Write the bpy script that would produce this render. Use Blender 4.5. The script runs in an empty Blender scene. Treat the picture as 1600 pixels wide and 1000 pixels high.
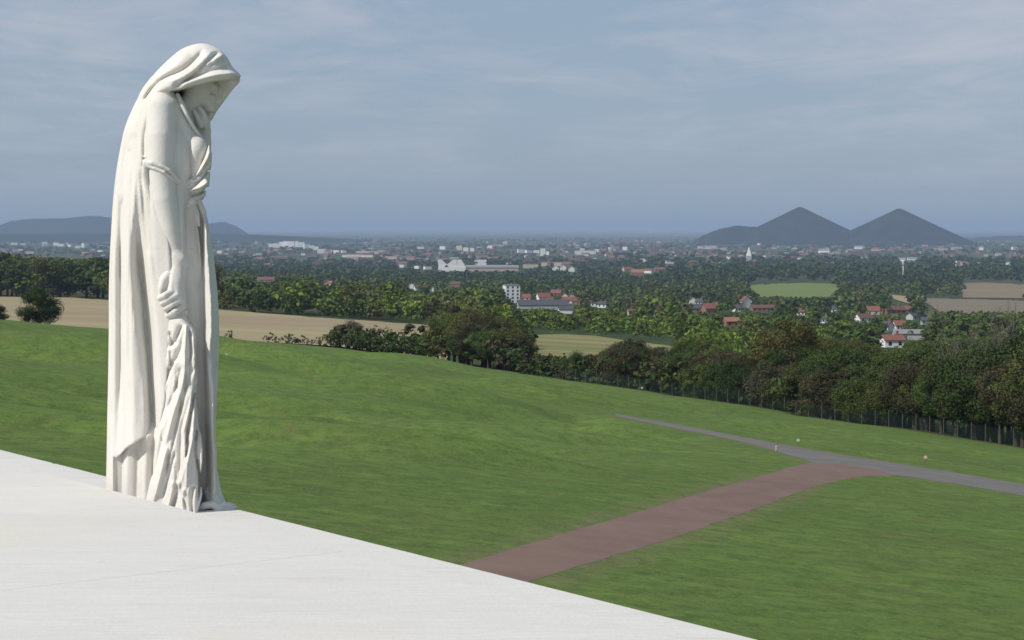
import bpy, math, random
import numpy as np
random.seed(7); RNG = np.random.default_rng(7)
scene = bpy.context.scene
COL = scene.collection
# ------------------------------------------------------------------ camera
CZ = 80.0                      # camera height over the far plain (m)
FPX = 3000.0                   # focal length in photograph pixels (1600 wide)
HORIZON = 357.0                # eye level row in the photograph
PITCH = math.atan((500 - HORIZON) / FPX)
cam_data = bpy.data.cameras.new('camera')
cam_data.sensor_width = 36.0
cam_data.lens = FPX / 1600 * 36.0
cam_data.clip_start = 0.5
cam_data.clip_end = 200000
cam = bpy.data.objects.new('camera', cam_data)
COL.objects.link(cam)
cam.location = (0, 0, CZ)
cam.rotation_euler = (math.pi / 2 - PITCH, 0, 0)
scene.camera = cam
# ------------------------------------------------------------------ sky and sun
SUN_EL = math.radians(44)
SUN_AZ = math.radians(241)     # clockwise from +Y (view direction): behind the camera, to the left
sun_dir = (math.sin(SUN_AZ) * math.cos(SUN_EL), math.cos(SUN_AZ) * math.cos(SUN_EL), math.sin(SUN_EL))
world = bpy.data.worlds.new('World'); scene.world = world
world.use_nodes = True
wt = world.node_tree
for n in list(wt.nodes): wt.nodes.remove(n)
def wn(t, **k):
    n = wt.nodes.new(t)
    for a, b in k.items(): setattr(n, a, b)
    return n
w_out = wn('ShaderNodeOutputWorld'); w_bg = wn('ShaderNodeBackground')
w_sky = wn('ShaderNodeTexSky', sky_type='NISHITA', sun_disc=False)
w_sky.sun_elevation = SUN_EL; w_sky.sun_rotation = SUN_AZ
w_sky.altitude = 130; w_sky.air_density = 1.0; w_sky.dust_density = 1.2; w_sky.ozone_density = 2.2
w_bg.inputs['Strength'].default_value = 0.076
# thin high cloud streaks all over the sky, flattened towards the horizon
w_geo = wn('ShaderNodeTexCoord'); w_sep = wn('ShaderNodeSeparateXYZ')
wt.links.new(w_geo.outputs['Generated'], w_sep.inputs[0])
def wmath(op, a, b=None, clamp=False):
    n = wn('ShaderNodeMath', operation=op, use_clamp=clamp)
    for i, v in enumerate((a, b)):
        if v is None: continue
        if isinstance(v, (int, float)): n.inputs[i].default_value = v
        else: wt.links.new(v, n.inputs[i])
    return n.outputs[0]
w_zz = wmath('ADD', wmath('MAXIMUM', w_sep.outputs[2], 0.0), 0.045)
w_cmb = wn('ShaderNodeCombineXYZ')
wt.links.new(wmath('DIVIDE', w_sep.outputs[0], w_zz), w_cmb.inputs[0])
wt.links.new(wmath('DIVIDE', w_sep.outputs[1], w_zz), w_cmb.inputs[1])
def wnoise(scale, detail, rough, dist, off):
    mp = wn('ShaderNodeMapping'); mp.inputs['Location'].default_value = off
    mp.inputs['Scale'].default_value = (1.0, 0.55, 1.0)
    wt.links.new(w_cmb.outputs[0], mp.inputs[0])
    n = wn('ShaderNodeTexNoise'); wt.links.new(mp.outputs[0], n.inputs['Vector'])
    n.inputs['Scale'].default_value = scale; n.inputs['Detail'].default_value = detail
    n.inputs['Roughness'].default_value = rough; n.inputs['Distortion'].default_value = dist
    return n.outputs['Fac']
n1 = wnoise(0.42, 7, 0.62, 0.6, (1.3, 4.1, 0)); n2 = wnoise(1.35, 8, 0.66, 0.9, (7.7, 2.2, 0))
w_c = wmath('MULTIPLY', wmath('SUBTRACT', wmath('ADD', wmath('MULTIPLY', n1, 0.62), wmath('MULTIPLY', n2, 0.38)), 0.455), 5.0, True)
w_c = wmath('MULTIPLY', w_c, wmath('MULTIPLY', wmath('MULTIPLY', w_sep.outputs[2], 11.0, True), 0.62))
w_mix = wn('ShaderNodeMix', data_type='RGBA')
wt.links.new(w_c, w_mix.inputs['Factor'])
w_grey = wn('ShaderNodeMix', data_type='RGBA')        # hazy air: the sky's blue is greyed evenly
w_grey.inputs['Factor'].default_value = 0.74
wt.links.new(w_sky.outputs[0], w_grey.inputs['A']); w_grey.inputs['B'].default_value = (3.6, 4.6, 6.05, 1)
wt.links.new(w_grey.outputs['Result'], w_mix.inputs['A']); w_mix.inputs['B'].default_value = (6.9, 6.8, 7.3, 1)
wt.links.new(w_mix.outputs['Result'], w_bg.inputs['Color'])
wt.links.new(w_bg.outputs[0], w_out.inputs[0])
sun_data = bpy.data.lights.new('sun', 'SUN')
sun_data.energy = 3.4; sun_data.angle = math.radians(0.6); sun_data.color = (1.0, 0.955, 0.89)
sun = bpy.data.objects.new('sun', sun_data); COL.objects.link(sun)
from mathutils import Vector
sun.rotation_euler = Vector(sun_dir).to_track_quat('Z', 'Y').to_euler()
sun.location = (-20, -30, CZ + 60)
vs = scene.view_settings
vs.view_transform = 'Standard'; vs.look = 'None'; vs.exposure = 0.25; vs.gamma = 1.0; vs.use_curve_mapping = False
scene.render.engine = 'CYCLES'
scene.cycles.use_denoising = True
scene.cycles.max_bounces = 6; scene.cycles.diffuse_bounces = 3; scene.cycles.glossy_bounces = 2
scene.cycles.transparent_max_bounces = 6; scene.cycles.volume_bounces = 0
scene.cycles.caustics_reflective = False; scene.cycles.caustics_refractive = False
# ------------------------------------------------------------------ helpers
_cp, _sp = math.cos(PITCH), math.sin(PITCH)
def ray(x, y):
    a = (x - 800) / FPX; b = (500 - y) / FPX
    return np.array([a, b * _sp + _cp, b * _cp - _sp])
def P(x, y, Y):
    d = ray(x, y); return np.array([0, 0, CZ]) + d * (Y / d[1])
def on_level(x, y, z):
    d = ray(x, y); return np.array([0, 0, CZ]) + d * ((z - CZ) / d[2])
def tag(o, label=None, cat=None, group=None, kind=None):
    if label: o['label'] = label
    if cat: o['category'] = cat
    if group: o['group'] = group
    if kind: o['kind'] = kind
    return o
def empty(name, loc, rz=0.0):
    o = bpy.data.objects.new(name, None); COL.objects.link(o)
    o.location = loc; o.rotation_euler = (0, 0, rz); o.empty_display_size = 0.3
    return o
def new_mesh(name, verts, faces, smooth=False):
    me = bpy.data.meshes.new(name)
    verts = np.asarray(verts, dtype=np.float32)
    if isinstance(faces, np.ndarray):
        nf, k = faces.shape
        me.vertices.add(len(verts)); me.vertices.foreach_set('co', verts.ravel())
        me.loops.add(nf * k); me.loops.foreach_set('vertex_index', faces.astype(np.int32).ravel())
        me.polygons.add(nf)
        me.polygons.foreach_set('loop_start', np.arange(0, nf * k, k, dtype=np.int32))
        me.update(calc_edges=True)
    else:
        me.from_pydata(verts.tolist(), [], faces); me.update()
    if smooth: me.polygons.foreach_set('use_smooth', np.ones(len(me.polygons), dtype=bool)); me.update()
    return me
def obj(name, me, mat=None, parent=None):
    o = bpy.data.objects.new(name, me); COL.objects.link(o)
    if mat is not None and not me.materials: me.materials.append(mat)
    if parent is not None: o.parent = parent
    return o
class N:
    """tiny node-tree builder"""
    def __init__(s, name):
        s.m = bpy.data.materials.new(name); s.m.use_nodes = True; s.t = s.m.node_tree
        s.b = s.t.nodes['Principled BSDF']
    def new(s, t, ins=None, **k):
        n = s.t.nodes.new(t)
        for a, b in k.items(): setattr(n, a, b)
        for a, b in (ins or {}).items(): s.put(n.inputs[a], b)
        return n
    def put(s, sock, v):
        if hasattr(v, 'is_output'): s.t.links.new(v, sock)
        else: sock.default_value = v
    def noise(s, vec, scale, detail=4, rough=0.55, dist=0.0):
        return s.new('ShaderNodeTexNoise', {'Vector': vec, 'Scale': scale, 'Detail': detail, 'Roughness': rough, 'Distortion': dist}).outputs['Fac']
    def coord(s, which='Object'): return s.new('ShaderNodeTexCoord').outputs[which]
    def pos(s): return s.new('ShaderNodeNewGeometry').outputs['Position']
    def mapping(s, vec, scale=(1, 1, 1), rot=(0, 0, 0), loc=(0, 0, 0)):
        return s.new('ShaderNodeMapping', {'Vector': vec, 'Scale': scale, 'Rotation': rot, 'Location': loc}).outputs[0]
    def math(s, op, a, b=None, clamp=False):
        n = s.new('ShaderNodeMath', operation=op, use_clamp=clamp); s.put(n.inputs[0], a)
        if b is not None: s.put(n.inputs[1], b)
        return n.outputs[0]
    def rng(s, v, a, b, c=0.0, d=1.0):
        return s.new('ShaderNodeMapRange', {'Value': v, 'From Min': a, 'From Max': b, 'To Min': c, 'To Max': d}).outputs[0]
    def mix(s, f, a, b, blend='MIX'):
        n = s.new('ShaderNodeMix', data_type='RGBA', blend_type=blend)
        for k, v in (('Factor', f), ('A', a), ('B', b)):
            s.put(n.inputs[k], v if hasattr(v, 'is_output') or k == 'Factor' else tuple(v) + (1,) * (4 - len(v)))
        return n.outputs['Result']
    def ramp(s, f, stops):
        n = s.new('ShaderNodeValToRGB', {'Fac': f}); e = n.color_ramp.elements
        while len(e) < len(stops): e.new(0.5)
        for i, (p, c) in enumerate(stops): e[i].position = p; e[i].color = tuple(c) + (1,)
        return n.outputs['Color']
    def bump(s, h, strength, dist):
        n = s.new('ShaderNodeBump', {'Height': h, 'Strength': strength, 'Distance': dist})
        s.t.links.new(n.outputs[0], s.b.inputs['Normal'])
    def done(s, col, rough=0.9, spec=0.2):
        s.put(s.b.inputs['Base Color'], col if hasattr(col, 'is_output') else tuple(col) + (1,))
        s.put(s.b.inputs['Roughness'], rough); s.b.inputs['Specular IOR Level'].default_value = spec
        return s.m
def plain(name, col, rough=0.85, var=0.12, scale=3.0, spec=0.2):
    """a colour with a little weathering in it"""
    n = N(name); c = n.coord()
    f = n.noise(c, scale, 5, 0.6)
    dark = tuple(x * (1 - var) for x in col); lite = tuple(min(1, x * (1 + var)) for x in col)
    return n.done(n.mix(f, dark, lite), rough, spec)
def box_vf(x0, x1, y0, y1, z0, z1):
    v = [(x, y, z) for z in (z0, z1) for x, y in ((x0, y0), (x1, y0), (x1, y1), (x0, y1))]
    return v, [(3, 2, 1, 0), (4, 5, 6, 7), (0, 1, 5, 4), (1, 2, 6, 5), (2, 3, 7, 6), (3, 0, 4, 7)]
class MB:
    """collects several shapes into one mesh"""
    def __init__(s): s.v = []; s.f = []
    def add(s, v, f):
        o = len(s.v); s.v += [tuple(p) for p in v]; s.f += [tuple(i + o for i in q) for q in f]; return s
    def box(s, *a): return s.add(*box_vf(*a))
    def tube(s, pts, rads, n=8, cap=True):
        pts = [np.array(p, float) for p in pts]; o = len(s.v); k = len(pts)
        for i, p in enumerate(pts):
            t = pts[min(i + 1, k - 1)] - pts[max(i - 1, 0)]; t /= np.linalg.norm(t) + 1e-9
            a = np.cross(t, (0, 0, 1.0)) if abs(t[2]) < 0.9 else np.cross(t, (1.0, 0, 0))
            a /= np.linalg.norm(a); b = np.cross(t, a)
            for j in range(n):
                q = 2 * math.pi * j / n
                s.v.append(tuple(p + rads[i] * (math.cos(q) * a + math.sin(q) * b)))
        for i in range(k - 1):
            for j in range(n):
                s.f.append((o + i * n + j, o + i * n + (j + 1) % n, o + (i + 1) * n + (j + 1) % n, o + (i + 1) * n + j))
        if cap:
            s.f.append(tuple(o + j for j in reversed(range(n)))); s.f.append(tuple(o + (k - 1) * n + j for j in range(n)))
        return s
    def mesh(s, name, smooth=False): return new_mesh(name, s.v, s.f, smooth)
# ------------------------------------------------------------------ white stone
def stone_mat(name, base, streak=False, dirt=0.5):
    n = N(name); c = n.pos()
    big = n.noise(c, 1.1, 6, 0.6); fine = n.noise(c, 22.0, 6, 0.7)
    col = n.mix(n.rng(big, 0.3, 0.7), tuple(x * y for x, y in zip(base, (0.96, 0.945, 0.915))), base)
    if streak:   # sawn grain of the slabs runs across the view
        g = n.noise(n.mapping(c, (1.2, 16.0, 1.0), (0, 0, math.radians(4))), 2.0, 8, 0.72)
        g2 = n.noise(n.mapping(c, (0.5, 2.6, 1.0), (0, 0, math.radians(-8))), 1.0, 6, 0.7)
        col = n.mix(n.rng(g, 0.38, 0.62), tuple(x * 0.90 for x in base), col)
        col = n.mix(n.math('MULTIPLY', n.rng(g2, 0.48, 0.70), 0.45), col, (0.56, 0.545, 0.51))
        g3 = n.noise(n.mapping(c, (0.9, 5.0, 1.0), (0, 0, math.radians(9)), (3, 7, 0)), 1.6, 7, 0.75)
        col = n.mix(n.math('MULTIPLY', n.rng(g3, 0.56, 0.66), 0.35), col, (0.50, 0.49, 0.46))
        sp = n.noise(c, 9.0, 3, 0.5)
        col = n.mix(n.rng(sp, 0.70, 0.78), col, tuple(x * 0.82 for x in base))
        fg = n.noise(c, 38.0, 4, 0.7); col = n.mix(n.rng(fg, 0.45, 0.68, 0, 0.35), col, tuple(x * 0.80 for x in base))
        yl = n.noise(c, 0.33, 5, 0.6); col = n.mix(n.rng(yl, 0.56, 0.72, 0, 0.45), col, (0.62, 0.56, 0.42))
        n.bump(n.math('ADD', g, n.math('MULTIPLY', fg, 0.5)), 0.45, 0.012)
    else:
        st = n.noise(n.mapping(c, (9.0, 9.0, 0.9)), 1.0, 6, 0.65)
        col = n.mix(n.math('MULTIPLY', n.rng(st, 0.48, 0.74), dirt), col, (0.66, 0.57, 0.45))
        pit = n.noise(c, 45.0, 4, 0.7)
        gr = n.noise(n.mapping(c, (3.5, 3.5, 0.55), (0, 0, 0), (2, 5, 1)), 1.0, 7, 0.7)
        col = n.mix(n.math('MULTIPLY', n.rng(gr, 0.52, 0.68), 0.40), col, (0.50, 0.49, 0.46))
        jn = n.math('LESS_THAN', n.math('ABSOLUTE', n.math('SUBTRACT', n.math('MODULO', n.math('ADD', n.new('ShaderNodeSeparateXYZ', {0: c}).outputs[2], 0.42), 1.35), 0.6)), 0.0045)
        col = n.mix(n.math('MULTIPLY', jn, 0.10), col, (0.42, 0.40, 0.36))
        col = n.mix(n.math('MULTIPLY', n.rng(pit, 0.60, 0.72), 0.25), col, (0.55, 0.53, 0.48))
        n.bump(n.math('ADD', n.math('MULTIPLY', fine, 0.7), n.math('MULTIPLY', pit, 0.4)), 0.4, 0.014)
    return n.done(col, 0.82, 0.25)
M_STATUE = stone_mat('carved_limestone', (0.715, 0.695, 0.655), dirt=0.42)
M_SLAB = stone_mat('sawn_limestone', (0.675, 0.655, 0.615), streak=True)
# ------------------------------------------------------------------ terrace: a slab, and a lower ledge along its outer edge
SLAB_Z = CZ - 2.2; LEDGE_Z = SLAB_Z - 0.15
e0 = on_level(0, 702, LEDGE_Z); e1 = on_level(1190, 1000, LEDGE_Z)           # outer edge
ed = (e1 - e0); ed[2] = 0; ed /= np.linalg.norm(ed); en = np.array([-ed[1], ed[0], 0])   # en points outwards
if en[0] < 0: en = -en
i0 = on_level(161, 762, SLAB_Z)
w_in = float(np.dot(e0 - i0, en))                                             # width of the ledge
def edge_pt(t, off, z):   # t metres along the edge, off metres inside the outer edge
    p = e0 + ed * t - en * off; return (p[0], p[1], z)
GROUND_NEAR = CZ - 10.6
def bevel_slab(name, t0, t1, off0, off1, z0, z1, bev, seed):
    """block between two offsets from the edge, top arris slightly chamfered and chipped"""
    r = random.Random(seed); nt = max(2, int((t1 - t0) / 0.12)); v = []; f = []
    for i in range(nt + 1):
        t = t0 + (t1 - t0) * i / nt
        c0 = bev * (0.9 + 0.2 * r.random() + (0.8 if r.random() < 0.03 else 0)); c1 = bev
        for off, z in ((off0, z0), (off0, z1 - c0), (off0 + c0, z1), (off1 - c1, z1), (off1, z1 - c1), (off1, z0)):
            v.append(edge_pt(t, off, z))
    for i in range(nt):
        for j in range(6): f.append((i * 6 + j, i * 6 + (j + 1) % 6, (i + 1) * 6 + (j + 1) % 6, (i + 1) * 6 + j))
    f.append(tuple(range(5, -1, -1))); f.append(tuple(nt * 6 + j for j in range(6)))
    return new_mesh(name, v, f)
terrace = empty('stone_terrace', edge_pt(6, 6, LEDGE_Z - 0.6))
tag(terrace, 'white sawn stone terrace with a stepped outer ledge under the statue', 'terrace')
def part(name, me, mat, parent):
    o = obj(name, me, mat, parent); o.matrix_parent_inverse = parent.matrix_basis.inverted(); return o
bpy.context.view_layer.update()
# big paving slabs of the upper level: joints radiate from the edge, hairline wide
pj = on_level(445, 872, SLAB_Z); jt_main = float(np.dot(pj - e0, ed))
joints = [-8.5, jt_main, jt_main + 9.0, 22.0]
GAP = 0.0018
for k in range(len(joints) - 1):
    part('paving_slab', bevel_slab('paving_slab', joints[k] + GAP, joints[k + 1] - GAP, w_in, 9.0, LEDGE_Z - 0.25, SLAB_Z, 0.012, k), M_SLAB, terrace)
lt = float(np.dot(on_level(352, 802, LEDGE_Z) - e0, ed))
lj = [-8.5, lt - 4.0, lt, lt + 9.5, 22.0]
for k in range(len(lj) - 1):
    part('ledge_stone', bevel_slab('ledge_stone', lj[k] + GAP, lj[k + 1] - GAP, 0.0, w_in - 0.004, LEDGE_Z - 0.45, LEDGE_Z, 0.018, 20 + k), M_SLAB, terrace)
# courses of the supporting wall below the ledge (seen only from the side)
zc = LEDGE_Z - 0.454; hcourse = 0.9; k = 0
while zc > GROUND_NEAR - 1.5:
    part('wall_course', bevel_slab('wall_course', -8.5, 22.0, 0.05 + 0.02 * (k % 2), 9.0, zc - hcourse, zc, 0.01, 50 + k), M_SLAB, terrace)
    zc -= hcourse + 0.004; k += 1

# ------------------------------------------------------------------ statue: sculpted as signed distance fields, in units of 5.4 mm
ST_C = np.array([-2.98, 16.39]); ST_S = 0.0054
_d = math.hypot(*ST_C); e_w = -ST_C / _d; e_u = np.array([-e_w[1], e_w[0]])     # towards the camera, and to the right
if e_u[0] < 0: e_u = -e_u
_zt = P(255, 70, ST_C[1])[2]; _zb = P(255, 770, ST_C[1])[2]
def st_world(q):   # (u, v, w) -> world
    p = (q[:, 0] - 255) * 0.00537; w = q[:, 2] * ST_S
    z = _zt + (q[:, 1] - 70) * (_zb - _zt) / 700.0
    return np.stack([ST_C[0] + e_u[0] * p + e_w[0] * w, ST_C[1] + e_u[1] * p + e_w[1] * w, z], 1)
V_BASE = 70 + (LEDGE_Z - 0.01 - _zt) * 700 / (_zb - _zt)
def surface_nets(F, org, h):
    s = F < 0; nx, ny, nz = F.shape
    cs = [s[i:nx - 1 + i, j:ny - 1 + j, k:nz - 1 + k] for i in (0, 1) for j in (0, 1) for k in (0, 1)]
    tot = sum(c.astype(np.int8) for c in cs); act = (tot > 0) & (tot < 8)
    idx = np.full(act.shape, -1, np.int32); cells = np.argwhere(act); idx[act] = np.arange(len(cells))
    acc = np.zeros((len(cells), 3)); cnt = np.zeros(len(cells))
    cor = {}
    for i in (0, 1):
        for j in (0, 1):
            for k in (0, 1): cor[i, j, k] = F[cells[:, 0] + i, cells[:, 1] + j, cells[:, 2] + k]
    for a in cor:
        for ax in range(3):
            if a[ax] == 1: continue
            b = list(a); b[ax] = 1; fa, fb = cor[a], cor[tuple(b)]
            m = (fa < 0) != (fb < 0); t = fa[m] / (fa[m] - fb[m])
            p = np.tile(np.array(a, float), (m.sum(), 1)); p[:, ax] = t
            acc[m] += p; cnt[m] += 1
    V = org + (cells + acc / cnt[:, None]) * h
    quads = []
    for ax in range(3):
        sl = [slice(1, -1)] * 3; sl[ax] = slice(0, -1); s2 = list(sl); s2[ax] = slice(1, None)
        a, b = s[tuple(sl)], s[tuple(s2)]
        e = np.argwhere(a != b); e = e + np.array([0 if q == ax else 1 for q in range(3)])
        flip = s[e[:, 0], e[:, 1], e[:, 2]]
        o1, o2 = [q for q in range(3) if q != ax]
        d1 = np.zeros(3, int); d1[o1] = 1; d2 = np.zeros(3, int); d2[o2] = 1
        g = lambda c: idx[c[:, 0], c[:, 1], c[:, 2]]
        q = np.stack([g(e), g(e - d1), g(e - d1 - d2), g(e - d2)], 1)
        if ax == 1: flip = ~flip
        q[~flip] = q[~flip][:, ::-1]
        quads.append(q)
    return V, np.concatenate(quads)
# 2-D tools (u to the right, v down), evaluated on the grid of the part being carved
class Sculpt:
    def __init__(s, u0, u1, v0, v1, w0, w1, h=1.6):
        s.h = h; s.org = np.array([u0, v0, w0], float)
        s.u = np.arange(u0, u1, h, dtype=np.float32); s.v = np.arange(v0, v1, h, dtype=np.float32); s.w = np.arange(w0, w1, h, dtype=np.float32)
        s.U, s.V = np.meshgrid(s.u, s.v, indexing='ij'); s.W = s.w[None, None, :]
        s.F = np.full((len(s.u), len(s.v), len(s.w)), 50.0, np.float32)
    def seg(s, pts):
        """distance to a polyline, arc position 0..1 and signed side"""
        best = np.full(s.U.shape, 1e9, np.float32); tt = np.zeros_like(best); sd = np.zeros_like(best)
        pts = [np.array(p, float) for p in pts]
        L = [0.0]
        for a, b in zip(pts, pts[1:]): L.append(L[-1] + np.linalg.norm(b - a))
        for i, (a, b) in enumerate(zip(pts, pts[1:])):
            d = b - a; l2 = d @ d + 1e-9
            t = np.clip(((s.U - a[0]) * d[0] + (s.V - a[1]) * d[1]) / l2, 0, 1)
            du = s.U - (a[0] + t * d[0]); dv = s.V - (a[1] + t * d[1]); q = np.hypot(du, dv)
            m = q < best; best[m] = q[m]; tt[m] = ((L[i] + t * math.sqrt(l2)) / L[-1])[m]
            sd[m] = ((du * d[1] - dv * d[0]))[m]
        return best, tt, np.sign(sd)
    def poly(s, pts):
        """signed distance to a polygon, positive inside"""
        pts = smooth_pts(pts, True)
        best = np.full(s.U.shape, 1e9, np.float32); ins = np.zeros(s.U.shape, bool)
        for a, b in zip(pts, np.roll(pts, -1, 0)):
            d = b - a; l2 = d @ d + 1e-9
            t = np.clip(((s.U - a[0]) * d[0] + (s.V - a[1]) * d[1]) / l2, 0, 1)
            best = np.minimum(best, np.hypot(s.U - (a[0] + t * d[0]), s.V - (a[1] + t * d[1])))
            c = ((a[1] > s.V) != (b[1] > s.V)) & (s.U < (b[0] - a[0]) * (s.V - a[1]) / (b[1] - a[1] + 1e-12) + a[0])
            ins ^= c
        return np.where(ins, best, -best)
    def pillow(s, sd, S, T, wc=0.0):
        wc = wc[:, :, None] if isinstance(wc, np.ndarray) else wc
        T = T[:, :, None] if isinstance(T, np.ndarray) else T
        return np.sqrt(np.maximum(S - sd, 0)[:, :, None] ** 2 + ((s.W - wc) * (S / T)) ** 2) - S
    def capsule(s, pts, rads, sub=6):
        """tapered limb through 3-D joints, smoothly curved"""
        F = np.full(s.F.shape, 50.0, np.float32)
        pts = np.array(pts, float); rads = np.array(rads, float)
        for (a, ra), (b, rb) in zip(zip(pts, rads), zip(pts[1:], rads[1:])):
            lo = np.minimum(a, b) - max(ra, rb) - 14; hi = np.maximum(a, b) + max(ra, rb) + 14
            iu = slice(*np.searchsorted(s.u, (lo[0], hi[0]))); iv = slice(*np.searchsorted(s.v, (lo[1], hi[1]))); iw = slice(*np.searchsorted(s.w, (lo[2], hi[2])))
            U = s.u[iu][:, None, None]; V = s.v[iv][None, :, None]; W = s.w[iw][None, None, :]
            d = b - a; t = np.clip(((U - a[0]) * d[0] + (V - a[1]) * d[1] + (W - a[2]) * d[2]) / (d @ d), 0, 1)
            q = np.sqrt((U - a[0] - t * d[0]) ** 2 + (V - a[1] - t * d[1]) ** 2 + (W - a[2] - t * d[2]) ** 2) - (ra + (rb - ra) * t)
            F[iu, iv, iw] = np.minimum(F[iu, iv, iw], q)
        return F
    def ball(s, c, r):
        U = s.u[:, None, None]; V = s.v[None, :, None]; r = np.array(r, float) * np.ones(3)
        q = np.sqrt(((U - c[0]) / r[0]) ** 2 + ((V - c[1]) / r[1]) ** 2 + ((s.W - c[2]) / r[2]) ** 2)
        return (q - 1) * r.min()
    def mesh(s, name, vmax=None):
        F = s.F
        F[0] = F[-1] = 5; F[:, 0] = 5; F[:, -1] = 5; F[:, :, 0] = 5; F[:, :, -1] = 5
        V, Q = surface_nets(F, s.org, s.h)
        return new_mesh(name, st_world(V), Q, True)
def smooth_pts(pts, closed=False, n=4):
    p = np.array(pts, float); k = len(p); out = []
    for i in range(k if closed else k - 1):
        a, b, c, d = (p[(i - 1) % k], p[i], p[(i + 1) % k], p[(i + 2) % k]) if closed else (p[max(i - 1, 0)], p[i], p[i + 1], p[min(i + 2, k - 1)])
        for j in range(n):
            t = j / n
            out.append(0.5 * (2 * b + (c - a) * t + (2 * a - 5 * b + 4 * c - d) * t * t + (3 * b - a - 3 * c + d) * t ** 3))
    if not closed: out.append(p[-1])
    return np.array(out)
def smin(a, b, k):
    h = np.clip(0.5 + 0.5 * (b - a) / k, 0, 1); return b + (a - b) * h - k * h * (1 - h)
def smax(a, b, k): return -smin(-a, -b, k)
def ss(x, a, b):
    t = np.clip((x - a) / (b - a), 0, 1); return t * t * (3 - 2 * t)
def fold(s, pts, width, amp, fade=(0.12, 0.12), sharp=0.0):
    """a ridge (amp > 0) or groove (amp < 0) along a curve; sharp makes one flank steep"""
    d, t, sd = s.seg(smooth_pts(pts))
    wd = width * (1 - sharp * sd * 0.75) if sharp else width
    g = np.exp(-(d / wd) ** 1.45)
    e = np.ones_like(t)
    if fade[0]: e = e * ss(t, 0, fade[0])
    if fade[1]: e = e * ss(1 - t, 0, fade[1])
    return amp * g * e
LEFT = [(318, 69), (290, 75), (270, 90), (250, 110), (235, 128), (220, 150), (207, 175), (197, 200), (190, 230), (184, 262), (179, 300), (176, 335), (174, 372), (171.5, 420), (170, 460), (169.5, 500), (168, 560), (166.5, 610), (165, 650), (164, 690), (162.5, 740), (161, 775), (160, 830)]
def kshear(V): return 0.30 + 0.40 * ss(V, 250, 780)
UC = 252.0
def body_T(V): return 50 + 24 * ss(V, 90, 330) + 6 * ss(V, 500, 790)
G_RIGHT = [(338, 830), (334, 790), (333, 765), (332, 740), (334, 700), (336, 660), (338, 620), (340, 580), (341.5, 540), (341.5, 500), (340, 460), (336.5, 420), (332, 380), (326, 345), (318, 318), (312, 296), (316, 262), (316, 230), (306, 200), (296, 178), (286, 158)]
BODY = G_RIGHT + [(262, 128), (244, 121)] + LEFT[4:]
statue = empty('mourning_statue', tuple(st_world(np.array([[255, V_BASE, 0]]))[0]))
tag(statue, 'white carved stone statue of a hooded mourning woman with bowed head', 'statue')
bpy.context.view_layer.update()
# ---- gown -----------------------------------------------------------------
g = Sculpt(150, 384, 150, V_BASE + 3, -100, 140, 2.0)
sd = g.poly(BODY)
wc = kshear(g.V) * (g.U - UC)
D = np.zeros_like(g.U)
# recessed front panel between hanging cloth and the front fold
rec = ss(g.U, 286, 292) * (1 - ss(g.U, 316, 322 + 6 * ss(g.V, 500, 700))) * ss(g.V, 300, 360)
D -= 17 * rec
D += fold(g, [(304, 312), (308, 345), (313, 400), (315, 446)], 3.2, 9, (0.1, 0.5), 0.5)
D += fold(g, [(314, 312), (320, 350), (326, 420), (329, 500), (326, 545), (331, 600), (330, 650), (333, 720), (331, 775)], 5.5, 12, (0.05, 0.05), 0.6)
D += fold(g, [(337, 520), (336, 600), (335, 700)], 4, -5)
D += fold(g, [(321, 538), (333, 590), (338, 560)], 3, -5)
for u0, a, wd in ((171, 5, 5), (184, -5, 3.5), (196, 9, 9), (213, -9, 5), (224, 7, 7), (236, -8, 4)):
    D += fold(g, [(u0 + 4, 660), (u0, 730), (u0 - 2, 800)], wd, a, (0.1, 0))
D += fold(g, [(183, 712), (176, 740), (180, 790)], 3, -4)
D -= 14 * ss(g.V, 660, 700) * (1 - ss(g.U, 236, 246))
D -= 30 * ss(g.V, 300, 360) * (1 - ss(g.V, 640, 680)) * (1 - ss(g.U, 240, 262))     # hollow under the cloak
near = ss(g.W - wc[:, :, None], -15, 25)
back = fold(g, [(200, 300), (190, 800)], 8, 9) + fold(g, [(232, 260), (226, 800)], 9, 10) + fold(g, [(262, 260), (264, 800)], 8, 8) + fold(g, [(292, 300), (300, 800)], 8, 9)
F = g.pillow(sd, 74, body_T(g.V), wc)
F = F - D[:, :, None] * near - back[:, :, None] * (1 - near)
# front gown edge turning to the viewer's side, cloth pooling over the foot
F = smin(F, g.capsule([(332, 735, 56), (336, 765, 62), (343, 780, 68)], [6, 7, 7]), 8)
F = smin(F, g.capsule([(306, 784, 92), (316, 778, 98), (328, 776, 100), (338, 784, 100)], [5, 6, 6, 5]), 3)
F = smin(F, g.capsule([(334, 782, 96), (344, 779, 92), (356, 782, 82), (363, 786, 74)], [5, 5.5, 5.5, 4.5]), 3)
F = smin(F, g.capsule([(320, 790, 106), (338, 792, 104), (355, 790, 90), (362, 788, 78)], [6, 7, 6, 5]), 2.5)
F = smin(F, g.capsule([(324, 760, 72), (332, 782, 84)], [9, 12]), 6)
g.F = smax(F, (g.V - V_BASE)[:, :, None] * np.ones_like(g.W), 1.0)
part('gown', g.mesh('gown'), M_STATUE, statue)
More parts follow.
